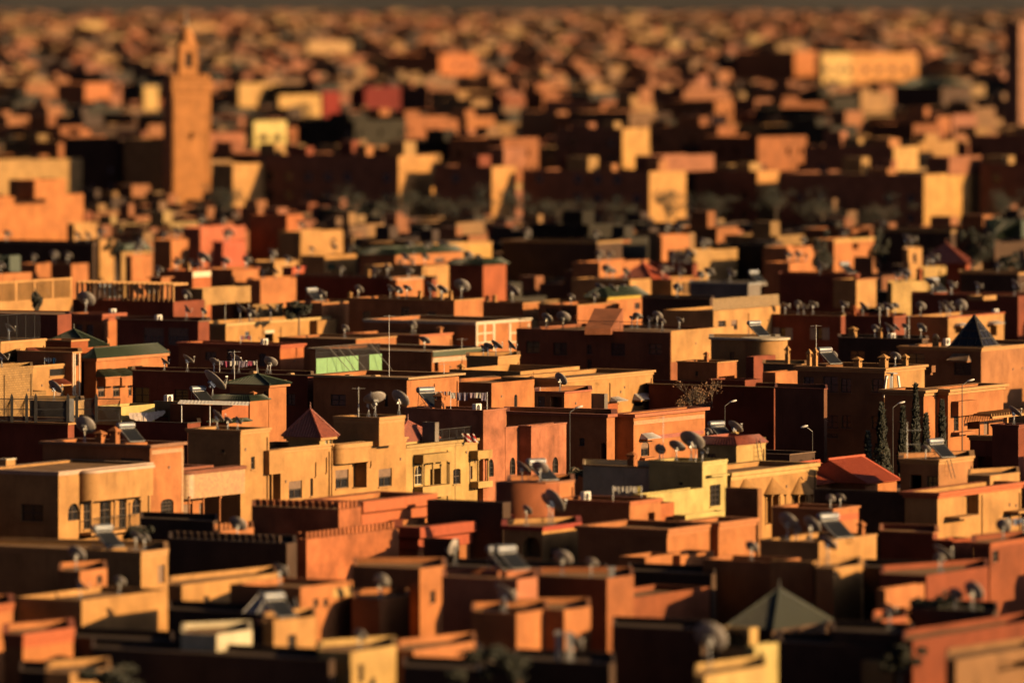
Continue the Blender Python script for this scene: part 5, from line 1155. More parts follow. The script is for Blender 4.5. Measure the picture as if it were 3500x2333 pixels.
# --- solar heater
def heater(fr, x, y, w):
    u, v = fr.u(x), fr.v(y); hs, p = on_roof(u, v, 2.4)
    if p is None: return
    root = empty('solar_water_heater', p, R_(38)); s_ = max(.8, min(1.4, w * fr.s / (F / p.y) / 1.9))
    tag(root, None, 'water heater', 'solar water heaters on the rooftops'); note(root, hs, 'heater', u); hp = min(hs.par, .5); ms = Matrix.Translation((0, 0, hp)) @ Matrix.Scale(s_, 4)
    pb = MB(); pb.box(-1.0, 1.0, -1.4, .3, -.02, hp); pb.build('plinth', M['stucco'], root, None, hs.col)
    mb = MB(); n = 20
    mb.lathe([(.02, -.92), (.2, -.92), (.27, -.86), (.28, -.8), (.28, .8), (.27, .86), (.2, .92), (.02, .92)], n); o = mb.build('tank', M['tank'], root, ms @ Matrix.Translation((0, 0, 1.55)) @ Matrix.Rotation(R_(90), 4, 'Y'), None, True)
    e = MB(); e.lathe([(.02, .93), (.23, .925), (.275, .87), (.285, .84)], n); e.build('end_cap', M['white'], o)
    c = MB(); c.quad((-.85, -.2, 1.3), (.85, -.2, 1.3), (.85, -1.9, .15), (-.85, -1.9, .15)); c.box(-.9, -.86, -1.9, -.2, .1, .16)
    pn = MB(); nrm = Vector((0, .12, -.08))
    q = [Vector(z) for z in ((-.85, -.25, 1.28), (.85, -.25, 1.28), (.85, -1.95, .15), (-.85, -1.95, .15))]
    pn.quad(q[3], q[2], q[1], q[0]); 
    for a in range(4): b_ = (a + 1) % 4; pn.quad(q[a], q[b_], q[b_] + nrm, q[a] + nrm)
    pn.quad(*[z + nrm for z in q]); po = pn.build('collector', M['collector'], root, ms)
    fr_ = MB()
    for a in range(4): fr_.tube(q[a], q[(a + 1) % 4], .035, 5)
    fr_.build('frame', M['steel'], po)
    lg = MB()
    for sx in (-.75, .75): lg.tube((sx, .15, 0), (sx, 0, 1.3), .025, 5); lg.tube((sx, -1.2, 0), (sx, 0, 1.3), .025, 5); lg.tube((sx, .15, .05), (sx, -1.2, .55), .02, 5)
    lg.build('stand', M['steel'], root, ms)
for t in ((D2, 1900, 720, 170), (D1, 2000, 1080, 190), (B1, 1440, 735, 215), (B1, 2270, 242, 155), (B3, 180, 330, 240), (B3, 1450, 1180, 265), (A4, 1600, 850, 190), (A5, 60, 1150, 205), (B4, 1165, 690, 110), (B5, 1330, 905, 150), (C1, 935, 1040, 150), (C1, 250, 1000, 120), (C3, 1410, 1190, 110), (C3, 2285, 960, 90), (C4, 1530, 1090, 140), (D1, 780, 560, 140), (D4, 850, 490, 200), (D3, 60, 720, 150), (D1, 2085, 1090, 150), (C4, 745, 890, 90), (C2, 560, 1050, 110)): heater(*t)
# --- chimneys are parts of their houses
def chimney(fr, x, y, w, hh, col=None):
    u, v = fr.u(x), fr.v(y); hs, p = on_roof(u, v)
    if p is None: return
    sc = F / p.y; w = max(.35, w * fr.s / sc * .72); hh = max(.7, min(3.6, hh * fr.s / sc)) + min(hs.par, .6); c = col or hs.col
    mb = MB(); a = w / 2; mb.box(-a, a, -a, a, -.02, hh * .62); s4 = a * .22
    for sx in (-1, 1):
        for sy in (-1, 1): mb.box(sx * a - (s4 if sx > 0 else 0), sx * a + (0 if sx > 0 else s4), sy * a - (s4 if sy > 0 else 0), sy * a + (0 if sy > 0 else s4), hh * .62, hh * .78)
    mb.box(-a * .6, a * .6, -a * .6, a * .6, hh * .6, hh * .78)
    ml = hs.inv @ Matrix.Translation(p) @ Matrix.Rotation(R_(60), 4, 'Z'); o = mb.build('chimney', M['stucco'], hs.root, ml, c)
    cp = MB(); b_ = a * 1.35; z0 = hh * .78
    cp.box(-b_, b_, -b_, b_, z0, z0 + .08)
    for k_ in range(4):
        q = [(-b_, -b_), (b_, -b_), (b_, b_), (-b_, b_)]; i, j = q[k_], q[(k_ + 1) % 4]; cp.quad((*i, z0 + .08), (*j, z0 + .08), (0, 0, hh + .05))
    cp.build('cap', M['stucco'], o, None, c)
for t in ((A4, 1985, 1165, 60, 200, PE), (A4, 2235, 1165, 55, 190, PE), (A4, 2305, 1160, 60, 200, PE), (A4, 1055, 1060, 60, 100), (A5, 440, 1195, 105, 120, PE), (A5, 740, 1195, 110, 150, PE), (A5, 985, 1195, 80, 130, PE), (A5, 385, 850, 100, 110, PE), (A5, 1335, 945, 80, 115, PE), (A5, 700, 850, 50, 130, PE),
    (B1, 1150, 712, 120, 135), (B1, 1315, 735, 120, 190, OR), (B1, 2215, 645, 140, 250, OR), (B3, 350, 340, 130, 180, OR), (B4, 60, 385, 80, 240, OR), (B4, 205, 1005, 120, 150, OR), (A3, 590, 1225, 80, 80, PE), (A3, 345, 825, 70, 60), (A2, 555, 1535, 70, 60), (C2, 905, 1095, 40, 80, PE), (C2, 1530, 1085, 30, 60, PE), (C2, 1730, 1090, 30, 60, PE), (C2, 1805, 1100, 30, 80, PE), (C2, 2130, 1112, 30, 50, PE), (C2, 2195, 1110, 30, 60, PE), (C2, 1070, 915, 30, 60, PE), (C2, 500, 720, 40, 70, PE), (A1, 1228, 990, 60, 190), (B4, 1880 - 500, 690, 1, 1),
    (C3, 355, 1030, 50, 160, PE), (C4, 1045, 895, 50, 120, TE), (C4, 1415, 935, 50, 110, TE), (C4, 2245, 1130, 40, 70, PE), (C4, 830, 1215, 50, 70, TE), (C4, 1130, 1215, 40, 90, PE), (D4, 1105, 455, 60, 110, OR), (D4, 940, 470, 60, 70, PE), (A5, 1175, 690, 50, 90, OR), (C1, 1680, 840, 50, 60, PE), (C1, 180, 1050, 40, 60)): chimney(*t)
# --- air conditioners
def aircon(fr, x, y, w=.85):
    u, v = fr.u(x), fr.v(y); hs, p = on_roof(u, v)
    if p is None: return
    r = empty('air_conditioner', p, R_(60)); tag(r, None, 'air conditioner', 'air conditioners on the roofs'); note(r, hs, 'aircon', u)
    mb = MB(); mb.box(0, w, -.35, 0, .08, .75); o = mb.build('casing', M['white'], r); f = MB(); f.lathe([(.02, 0), (.26, 0), (.28, .02)], 16); f.build('fan_grille', M['iron'], o, Matrix.Translation((w * .4, -.355, .42)) @ Matrix.Rotation(R_(90), 4, 'X'))
    l_ = MB(); l_.box(.05, .12, -.33, -.02, 0, .078); l_.box(w - .12, w - .05, -.33, -.02, 0, .078); l_.build('feet', M['steel'], r)
for t in ((A1, 1250, 580), (A1, 1775, 640), (B1, 1880, 245), (B3, 720, 340), (A2, 640, 905), (A5, 795, 860), (A5, 1420, 870), (A5, 1985, 590), (A3, 775, 410), (B3, 1960, 1260)): aircon(*t)
# --- masts and aerials
def aerial(fr, x, y0, y1, kind=0):
    u, v = fr.u(x), fr.v(y1); hs, p = on_roof(u, v)
    if p is None: return
    hh = (fr.v(y1) - fr.v(y0)) * p.y / F; r = empty('aerial', p); tag(r, None, 'aerial', 'thin aerial masts on the roofs'); note(r, hs, 'aerial', u)
    mb = MB(); mb.tube((0, 0, -.05), (0, 0, hh), .03, 5, .018); mb.build('mast', M['steel'], r); a = MB()
    if kind == 0:
        a.tube((-.5, 0, hh - .12), (.5, .2, hh - .12), .015, 4)
        for i in range(6): q = -.45 + i * .18; a.tube((q, -.22, hh - .12), (q, .35, hh - .12), .008, 4)
    else: a.tube((-.1, 0, hh * .8), (1.1, .1, hh * .8), .02, 4); a.tube((-.1, 0, hh * .45), (1.1, .1, hh * .45), .02, 4)
    a.build('antenna', M['steel'], r)
for t in ((A2, 2115, 545, 1290), (A2, 340, 920, 1280), (A4, 2315, 660, 1165), (B4, 560, 370, 925), (B4, 932, 580, 925), (B5, 1010, 440, 900, 1), (A3, 395, 1100, 1270), (A3, 600, 840, 1000), (A2, 235, 380, 640), (A5, 2100, 870, 1230), (A5, 2225, 1020, 1230), (B2, 1765, 40, 420), (A3, 1500, 1385, 1475), (A3, 65, 610, 800), (A5, 1030, 560, 850), (A5, 695, 480, 850), (C2, 1480, 640, 790), (C4, 1320, 860, 1180), (C2, 1330, 1080, 1180), (C2, 345, 870, 1100)): aerial(*t)
# --- washing
CL = [(.7, .68, .62), (.66, .5, .4), (.12, .4, .6), (.5, .1, .2), (.3, .26, .35), (.68, .66, .6), (.7, .6, .15), (.42, .3, .36)]
def washing(fr, x0, x1, y, y1, label, cols, roofy=None, n=7, sag=.1):
    u0, u1 = fr.u(x0), fr.u(x1); hs, p = on_roof((u0 + u1) / 2, fr.v(roofy or y1))
    if p is None: return
    P0, P1 = unproj(u0, fr.v(y), p.y), unproj(u1, fr.v(y), p.y + .4); r = empty('washing_line', Vector((P0.x, P0.y, p.z))); tag(r, label, 'laundry')
    z = P0.z - p.z; ln = P1.x - P0.x; hh = (fr.v(y1) - fr.v(y)) * p.y / F * .95; mb = MB()
    for xx_ in (0, ln): mb.tube((xx_, 0, -.05), (xx_, 0, z + .05), .025, 5)
    mb.tube((0, 0, z), (ln, .01, z), .01, 4); mb.build('line', M['steel'], r)
    for i in range(n):
        w = ln / n; a = i * w + .03; b_ = a + w * rd_.uniform(.75, .98); h_ = hh * rd_.uniform(.55, 1.0); c = MB(); m_ = 5
        for q in range(m_):
            for t in range(3):
                def pt(f, g): return (a + (b_ - a) * f, .05 * math.sin(f * 9 + i) * g + .02 * math.sin(f * 23), z - h_ * g)
                c.quad(pt(q / m_, t / 3), pt((q + 1) / m_, t / 3), pt((q + 1) / m_, (t + 1) / 3), pt(q / m_, (t + 1) / 3))
        c.build('garment', M['cloth'], r, None, cols[i % len(cols)], True)
washing(A1, 510, 665, 1085, 1150, 'white and turquoise washing on the line left of the orange stair tower', [CL[0], CL[0], CL[1], CL[2]], 1160, 5)
washing(A2, 170, 600, 1120, 1200, 'washing line with pink and grey cloths among the dishes', [CL[4], CL[3], CL[5], CL[0], CL[4]], 1275, 8)
washing(B3, 300, 470, 125, 190, 'small patterned washing beside the roof heater', [CL[1], CL[5], CL[7]], 330, 4); washing(B3, 470, 890, 140, 240, 'long line of blue grey sheets left of the plain orange house', [CL[0], CL[4], CL[4], CL[7]], 330, 6)
washing(B4, -15, 310, 1215, 1305, 'row of white washing with one yellow cloth, left of the bright yellow house', [CL[0], CL[5], CL[0], CL[0], CL[5], CL[0], CL[6]], 1330, 7)
washing(A5, 2215, 2320, 1105, 1230, 'checked cloth hung on a metal frame at the right edge', [(.6, .58, .55), (.5, .45, .45)], 1235, 2); washing(D4, 2180, 2350, 310, 370, 'pale blue washing at the right edge below the red coping', [(.3, .4, .6), CL[0], (.3, .4, .6)], 385, 4)
washing(A2, 410, 530, 830, 890, 'pink washing in front of the long sunlit peach house', [(.55, .25, .35), (.4, .3, .4), CL[3]], 905, 3); washing(A2, 1195, 1250, 1100, 1150, 'white shirts hung beside the mint green screen', [CL[0], CL[5]], 1200, 3)
# red patterned blanket and plastic sheet
P0 = unproj(B3.u(595), B3.v(608), 588.2); P1 = unproj(B3.u(795), B3.v(705), 588.2)
r = empty('blanket', (P0.x, P0.y - .1, P0.z)); tag(r, 'red and white patterned blanket airing on the cream house parapet', 'blanket'); w, hh = P1.x - P0.x, P0.z - P1.z
for i in range(10):
    for j in range(5):
        c = MB(); f0, f1 = i / 10, (i + 1) / 10; g0, g1 = j / 5, (j + 1) / 5
        def pt(f, g): return (w * (f * .72 + g * .28), .05 * math.sin(f * 12 + g * 3) - .35 * g, -hh * g + .03 * math.sin(f * 17))
        c.quad(pt(f0, g1), pt(f1, g1), pt(f1, g0), pt(f0, g0)); 
        if (i * 7 + j * 3) % 5 in (0, 3): pass
        if i == 0 and j == 0: whole = {'r': MB(), 'w': MB()}
        whole['w' if (i * 7 + j * 3) % 5 in (0, 3) else 'r'].quad(*c.v)
whole['r'].build('red_cloth', M['cloth'], r, None, (.42, .03, .03)); whole['w'].build('white_pattern', M['cloth'], r, None, (.72, .68, .62))
hs, p = on_roof(B1.u(1680), B1.v(485)); P0 = unproj(B1.u(1485), B1.v(370), 602.6); P1 = unproj(B1.u(1890), B1.v(480), 602.6)
c = MB(); w, hh = P1.x - P0.x, P0.z - P1.z; n = 26
def pt(f, g): return (w * f, .06 * math.sin(f * 40) + .04 * math.sin(f * 71 + g * 4), -hh * (.1 * math.sin(f * 3.1) + g * (.35 + .65 * math.sin(f * math.pi * .9 + .3))))
for i in range(n):
    for j in range(5): c.quad(pt(i / n, (j + 1) / 5), pt((i + 1) / n, (j + 1) / 5), pt((i + 1) / n, j / 5), pt(i / n, j / 5))
o = c.build('plastic_sheet', M['cloth'], None, Matrix.Translation(P0) @ Matrix.Rotation(R_(58), 4, 'Z') @ Matrix.Scale(1.8, 4, (1, 0, 0)), (.50, .43, .40), True); tag(o, 'grey wrinkled plastic sheet strung beside the yellow lean-to shed', 'tarpaulin')
# --- mint green corrugated screen with black bars
hs, p = on_roof(A2.u(1500), A2.v(1290)); dd = 688.0
rt = empty('screen_fence', unproj(A2.u(1275), A2.v(1290), dd), R_(60)); tag(rt, 'mint green corrugated screen topped with black bars on a roof', 'fence')
V = Vol(rt.location.x, rt.location.y, 30, 20, 1, 0, 9); zb = rt.location.z
for x0, x1 in ((1275, 1402), (1402, 1508), (1508, 1598), (1598, 1690), (1690, 1762), (1885, 2030)):
    a0, a1 = V.aR(A2.u(x0)), V.aR(A2.u(x1)); z0 = V.zR(A2.u(x0), A2.v(1282 - (x0 - 1275) * .07)) - zb; z1 = V.zR(A2.u(x0), A2.v(1092 - (x0 - 1275) * .075)) - zb; mb = MB(); n = 22
    for i in range(n): q = z0 + (z1 - z0) * i / n; q2 = z0 + (z1 - z0) * (i + 1) / n; m_ = (q + q2) / 2; mb.quad((a0 + .02, 0, q), (a1 - .02, 0, q), (a1 - .02, -.05, m_), (a0 + .02, -.05, m_)); mb.quad((a0 + .02, -.05, m_), (a1 - .02, -.05, m_), (a1 - .02, 0, q2), (a0 + .02, 0, q2))
    mb.build('sheet', M['mint'], rt)
bars = MB(); a0, a1 = V.aR(A2.u(1280)), V.aR(A2.u(2012)); n = 62
for i in range(n + 1):
    a = a0 + (a1 - a0) * i / n; u = A2.u(1280 + 732 * i / n); z1 = V.zR(u, A2.v(968 - 52 * i / n)) - zb; z0 = V.zR(u, A2.v(1088 - 50 * i / n)) - zb; bars.box(a - .025, a + .025, .05, .1, z0, z1)
for f in (0, .5, 1):
    z0 = V.zR(A2.u(1280), A2.v(1088 - 118 * f)) - zb; z1 = V.zR(A2.u(2012), A2.v(1038 - 118 * f)) - zb; bars.tube((a0, .12, z0), (a1, .12, z1), .03, 5)
bars.build('top_bars', M['iron'], rt)
for x0, x1 in ((1410, 1560), (1510, 1620), (1605, 1740), (1890, 2020)): br = MB(); b0, b1 = V.aR(A2.u(x0)), V.aR(A2.u(x1)); br.tube((b0, -.1, 2.6), (b1, -1.3, 0), .035, 5); br.build('brace', M['iron'], rt)
la = MB()
for i in range(12):
    b0 = V.aR(A2.u(1770)); b1 = V.aR(A2.u(1880)); f = i / 12; z0 = V.zR(A2.u(1770), A2.v(1240)) - zb; z1 = V.zR(A2.u(1770), A2.v(1050)) - zb
    la.tube((b0, 0, z0 + (z1 - z0) * f), (b1, 0, z0 + (z1 - z0) * min(1, f + .2)), .02, 4); la.tube((b1, .02, z0 + (z1 - z0) * f), (b0, .02, z0 + (z1 - z0) * min(1, f + .2)), .02, 4)
la.build('lattice', M['iron'], rt)
# --- black fence at left
dd = 595.0; rt = empty('iron_fence', unproj(B1.u(0), B1.v(478), dd)); tag(rt, 'black iron roof fence with pointed posts and mesh panels at left', 'fence'); zb = rt.location.z
def fx(x): return (B1.u(x) - B1.u(0)) / F * dd
for x in (-60, 135, 305, 410, 780, 880, 1105): mb = MB(); w = .12; mb.box(fx(x) - w, fx(x) + w, -.1, .1, 0, 2.05); mb.quad((fx(x) - w, -.1, 2.05), (fx(x) + w, -.1, 2.05), (fx(x), 0, 2.35)); mb.quad((fx(x) + w, -.1, 2.05), (fx(x) + w, .1, 2.05), (fx(x), 0, 2.35)); mb.quad((fx(x) + w, .1, 2.05), (fx(x) - w, .1, 2.05), (fx(x), 0, 2.35)); mb.quad((fx(x) - w, .1, 2.05), (fx(x) - w, -.1, 2.05), (fx(x), 0, 2.35)); mb.build('post', M['iron'], rt)
for x0, x1 in ((-60, 135), (135, 305), (305, 410), (410, 780), (880, 1105), (1105, 1400)):
    mb = MB(); a0, a1 = fx(x0) + .13, fx(x1) - .13
    for z in (.1, 1.0, 1.85): mb.box(a0, a1, -.03, .03, z, z + .07)
    n = int((a1 - a0) / .11)
    for i in range(n): mb.tube((a0 + .11 * i, 0, .1), (min(a1, a0 + .11 * i + .9), 0, 1.85), .012, 3); mb.tube((a0 + .11 * i, .01, 1.85), (min(a1, a0 + .11 * i + .9), .01, .1), .012, 3)
    mb.build('mesh_panel', M['iron'], rt)
pl = MB(); pl.box(fx(785), fx(850), -.08, -.04, .05, 1.9); pl.build('gate_plate', M['steel'], rt)
# --- white corrugated canopy
dd = 603.0; P0, P1 = unproj(B1.u(2040), B1.v(258), dd), unproj(B2.u(512), B2.v(268), dd + 1.5); mb = MB(); n = 40; w = P1.x - P0.x
for i in range(n):
    f0, f1 = i / n, (i + 1) / n; z_ = lambda f: .014 * math.sin(f * 120); dz = P1.z - P0.z
    mb.quad((w * f0, 0, dz * f0 + z_(f0)), (w * f1, 0, dz * f1 + z_(f1)), (w * f1, 4, dz * f1 + z_(f1) + .04), (w * f0, 4, dz * f0 + z_(f0) + .04)); mb.quad((w * f0, 0, dz * f0 + z_(f0) - .05), (w * f1, 0, dz * f1 + z_(f1) - .05), (w * f1, 0, dz * f1 + z_(f1)), (w * f0, 0, dz * f0 + z_(f0)))
rt = empty('canopy', P0); tag(rt, 'white corrugated canopy between the yellow shed and the green roofed tower', 'canopy'); mb.build('corrugated_roof', M['white'], rt); pp = MB()
for f in (.05, .45): pp.tube((w * f, .2, -2.4), (w * f, .2, -.05), .05, 6)
pp.build('posts', M['steel'], rt)
# --- ladders against walls
def ladder(fr, x0, x1, y0, y1, label, find):
    hs = next(q for q in HOUSES if find in q.label); V = hs.V; a0, a1 = V.aR(fr.u(x0)), V.aR(fr.u(x1)); z1, z0 = V.zR(fr.u(x0), fr.v(y0)), V.zR(fr.u(x0), fr.v(y1))
    r = empty('ladder', V.world(a0, -.25, z0), R_(60)); tag(r, label, 'ladder'); mb = MB(); hh = z1 - z0; w = min(.6, a1 - a0)
    for a in (0, w): mb.tube((a, -.3, 0), (a, .1, hh), .03, 5)
    mb.build('rails', M['iron'], r)
    for i in range(1, int(hh / .32)): f = i * .32 / hh; q = MB(); q.tube((0, -.3 + .4 * f, hh * f), (w, -.3 + .4 * f, hh * f), .02, 5); q.build('rung', M['iron'], r)
ladder(B4, 1605, 1668, 665, 1000, 'black ladder on the lit wall of the small cream roof house', 'red tiled band and wall ladder'); ladder(B5, 1445, 1512, 905, 1120, 'dark ladder on the small orange house with a roof heater', 'roof ladder and heater')
# --- lamps, phone mast
def lamp(fr, x, y, dd, face, label, hx=.45):
    P = unproj(fr.u(x), fr.v(y), dd); r = empty('street_lamp', (P.x, P.y, 0)); tag(r, label, 'street lamp', 'street lamps between the houses'); mb = MB(); mb.tube((0, 0, 0), (0, 0, P.z), .06, 8, .035); mb.build('pole', M['iron'], r)
    a = MB(); a.tube((0, 0, P.z), (face * hx, 0, P.z + .35), .035, 6); ao = a.build('arm', M['steel'], r); h_ = MB(); h_.lathe([(.02, -.3), (.07, -.22), (.09, .08), (.06, .3), (.02, .34)], 12); h_.build('lamp_head', M['white'], ao, Matrix.Translation((face * (hx + .25), 0, P.z + .42)) @ Matrix.Rotation(R_(75), 4, 'Y'), None, True)
lamp(B3, 1838, 365, 584, 1, 'street lamp with white head beside the stained salmon house'); lamp(B4, 1267, 292, 640, 1, 'street lamp with a bright tip right of the bare tree'); lamp(B4, 2272, 585, 612, -1, 'short street lamp leaning left in the dark yard')
lamp(B5, 1640, 55, 615, 1, 'tall street lamp in front of the orange house with pergola'); lamp(B5, 845, 310, 628, 1, 'greenish street lamp among the cypresses')
dd = 640; P = unproj(A5.u(835), A5.v(1262), dd); r = empty('phone_mast', (P.x, P.y, 0)); tag(r, 'phone mast with white slanted panels in front of the lit cornice', 'mast'); mb = MB(); mb.tube((0, 0, 0), (0, 0, P.z), .17, 8, .12); mb.build('pole', M['iron'], r)
mb = MB(); mb.lathe([(.02, P.z), (.5, P.z), (.5, P.z + .06), (.02, P.z + .07)], 14); mb.build('top_plate', M['steel'], r)
for an in (0, 120, 240):
    q = MB(); q.box(-.13, .13, -.07, .07, -2.0, -.1); q.build('antenna_panel', M['white'], r, Matrix.Rotation(R_(an + 20), 4, 'Z') @ Matrix.Translation((.55, 0, P.z - .1)) @ Matrix.Rotation(R_(-8), 4, 'Y') @ Matrix.Rotation(R_(90), 4, 'Z'))
# --- trees
def cypress(fr, x, yt, w, dd, label, cat='tree', name='cypress_tree', seed=1):
    rr = random.Random(seed); P = unproj(fr.u(x), fr.v(yt), dd); hh = P.z; wd = w * fr.s * dd / F / 2; r = empty(name, (P.x, P.y, 0)); tag(r, label, cat, 'cypress trees in the dark yard')
    t = MB(); t.tube((0, 0, 0), (0, 0, hh * .9), .16, 7, .03); t.build('trunk', M['bark'], r); c = MB()
    for i in range(2600):
        f = rr.random() ** .8; z = hh * (.1 + .9 * f); lob = 1 + .35 * math.sin(z * 2.3 + seed) * math.sin(z * 1.1 + seed * 2)
        rad = wd * (1 - f) ** .75 * lob * math.sqrt(rr.random()) * (1.0 if f > .06 else f / .06) + .05; th = rr.uniform(0, 6.283); p = Vector((rad * math.cos(th), rad * math.sin(th), z))
        s_ = rr.uniform(.08, .2); d1 = Vector((rr.uniform(-1, 1), rr.uniform(-1, 1), rr.uniform(.2, 1.6))).normalized() * s_ * 1.7; d2 = d1.orthogonal().normalized() * s_ * .6
        c.quad(p - d2, p + d2, p + d1)
    c.build('crown', M['leaf'], r)
cypress(B5, 1107, 50, 140, 637 - 14, 'tall dark cypress with a sunlit tip, centre of the cypress group', seed=1); cypress(B5, 1410, 235, 150, 610, 'dark cypress against the lit orange wall, right of the group', seed=2); cypress(B5, 720, 270, 230, 618, 'broad dark cypress left of the greenish street lamp', seed=3); cypress(B5, 960, 310, 130, 622, 'slim dark cypress right of the greenish street lamp', seed=4); cypress(B5, 1225, 390, 120, 618, 'short cypress with a lit edge left of the tall lamp', seed=5); cypress(B5, 560, 600, 110, 612, 'small cypress in the shadow of the dark apartment house', seed=6)
def bushy(fr, x, yt, yb, w, dd, label, mat='leaf', name='tree', seed=1, n=1500):
    rr = random.Random(seed); P = unproj(fr.u(x), fr.v(yt), dd); Q = unproj(fr.u(x), fr.v(yb), dd); wd = w * fr.s * dd / F / 2; r = empty(name, (P.x, P.y, 0)); tag(r, label, 'tree'); t = MB(); zc = (P.z + Q.z) / 2; rh = (P.z - Q.z) / 2
    t.tube((0, 0, 0), (0, 0, zc), .2, 7, .08)
    for i in range(9): th = i * 2.4; t.tube((0, 0, zc - rh * .7 + .1 * i), (wd * .7 * math.cos(th), wd * .7 * math.sin(th), zc + rh * (.1 + .07 * i)), .06, 5, .02)
    t.build('trunk', M['bark'], r); c = MB(); cl = [(Vector((rr.gauss(0, .45), rr.gauss(0, .45), rr.gauss(0, .45))), rr.uniform(.25, .5)) for _ in range(16)]
    for i in range(n):
        ce, s0 = cl[i % 16]; q = Vector((rr.gauss(0, 1), rr.gauss(0, 1), rr.gauss(0, 1))).normalized() * s0 * rr.random() ** .4 + ce; p = Vector((q.x * wd, q.y * wd, zc + q.z * rh)); s_ = rr.uniform(.1, .25); d1 = Vector((rr.uniform(-1, 1), rr.uniform(-1, 1), rr.uniform(-1, 1))).normalized() * s_; d2 = d1.orthogonal().normalized() * s_ * .7
        c.quad(p - d2, p + d1 * .3, p + d2, p - d1)
    c.build('crown', M[mat], r)
bushy(A2, 1080, 450, 610, 300, 779, 'dark green bush beside the ochre block house', seed=3); bushy(C4, 530, 560, 860, 200, 940, 'ragged dark tree in front of the low orange house with dark triangle', seed=4); bushy(C4, 1060, 560, 840, 160, 962, 'dark tree left of the narrow peach turret', seed=5); bushy(C4, 1950, 450, 800, 260, 955, 'large dark tree at upper right by the dark red pyramid roof', seed=6, n=2200); bushy(C2, 990, 600, 820, 180, 1000, 'dark tree left of the long green strip roof', seed=7); bushy(C1, 1030, 560, 740, 170, 1035, 'dark tree beside the low ochre house with green strip', seed=8); bushy(C1, 325, 1020, 1250, 90, 776, 'slim dark shrub in front of the pierced balustrade', seed=9, n=900); bushy(B3, 1890, 1010, 1130, 160, 575, 'small green shrub at the foot of the salmon house', seed=10, n=700); bushy(C4, 2200, 680, 860, 200, 940, 'dark bushy tree at the right edge above the dark low house', seed=12)
for i, (x, y0, y1, w, dd_) in enumerate(((60, 380, 560, 260, 2900), (190, 600, 760, 300, 2150), (420, 770, 900, 330, 1850), (600, 800, 930, 200, 1800), (40, 930, 1080, 200, 1600), (1500, 800, 1010, 230, 1720), (1560, 330, 470, 240, 3600), (1850, 100, 160, 300, 9000), (2000, 680, 820, 200, 2050))):
    bushy(E1, x, y0, y1, w, dd_, 'blurred dark tree clump ' + ('at the far left edge, upper', 'left of the minaret, high up', 'left of the minaret, at mid height', 'close left of the minaret', 'at the left edge above the ochre terrace', 'right of the minaret shaft', 'right of the minaret lantern', 'on the distant skyline', 'right of the yellow far house')[i], seed=30 + i, n=1400)
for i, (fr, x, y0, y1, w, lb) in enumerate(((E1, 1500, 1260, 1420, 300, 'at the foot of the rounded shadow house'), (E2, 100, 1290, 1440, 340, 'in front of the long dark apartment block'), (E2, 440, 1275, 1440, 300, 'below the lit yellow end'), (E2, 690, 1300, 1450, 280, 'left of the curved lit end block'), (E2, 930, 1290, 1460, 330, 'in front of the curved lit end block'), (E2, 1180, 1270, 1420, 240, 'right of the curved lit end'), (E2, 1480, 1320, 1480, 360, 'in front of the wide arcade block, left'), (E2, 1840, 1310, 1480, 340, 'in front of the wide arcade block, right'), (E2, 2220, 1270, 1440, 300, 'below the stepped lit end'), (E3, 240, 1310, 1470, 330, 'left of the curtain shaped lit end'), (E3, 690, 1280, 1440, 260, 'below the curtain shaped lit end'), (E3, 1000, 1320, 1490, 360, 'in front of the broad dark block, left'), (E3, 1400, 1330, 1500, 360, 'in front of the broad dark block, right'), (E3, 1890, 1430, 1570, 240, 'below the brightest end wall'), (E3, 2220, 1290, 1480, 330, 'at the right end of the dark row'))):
    bushy(fr, x, y0, y1, w, 1262 + 5 * (i % 4), 'added dark blurred tree ' + lb, seed=70 + i, n=1100)  # trees added to darken the foot of the row
# bare tree
dd = 655.0; P = unproj(B4.u(950), B4.v(-60), dd); Q = unproj(B4.u(1000), B4.v(540), dd); r = empty('bare_tree', (Q.x, Q.y, 0)); tag(r, 'nearly bare tree with brown leaf clusters against the dark low house', 'tree'); rr = random.Random(21); tr = MB(); tips = []
def grow(p, d_, ln, rad, lv):
    q = p + d_ * ln; tr.tube(p, q, rad, 5, rad * .65)
    if lv == 0: tips.append(q); return
    for i in range(3 if lv > 1 else 4):
        nd = (d_ + Vector((rr.uniform(-.75, .75), rr.uniform(-.75, .75), rr.uniform(-.1, .55)))).normalized(); grow(p.lerp(q, rr.uniform(.75, 1)), nd, ln * rr.uniform(.58, .82), rad * .58, lv - 1)
grow(Vector((0, 0, 0)), Vector((0, 0, 1)), P.z * .36, .2, 5); tr.build('trunk', M['bark'], r); c = MB()
for t in tips:
    if rr.random() < .75: continue
    for i in range(9):
        p = t + Vector((rr.gauss(0, .18), rr.gauss(0, .18), rr.gauss(0, .15))); s_ = rr.uniform(.04, .1); d1 = Vector((rr.uniform(-1, 1), rr.uniform(-1, 1), rr.uniform(-1, 1))).normalized() * s_; d2 = d1.orthogonal().normalized() * s_; c.quad(p - d2, p + d1, p + d2, p - d1)
c.build('crown', M['dryleaf'], r)
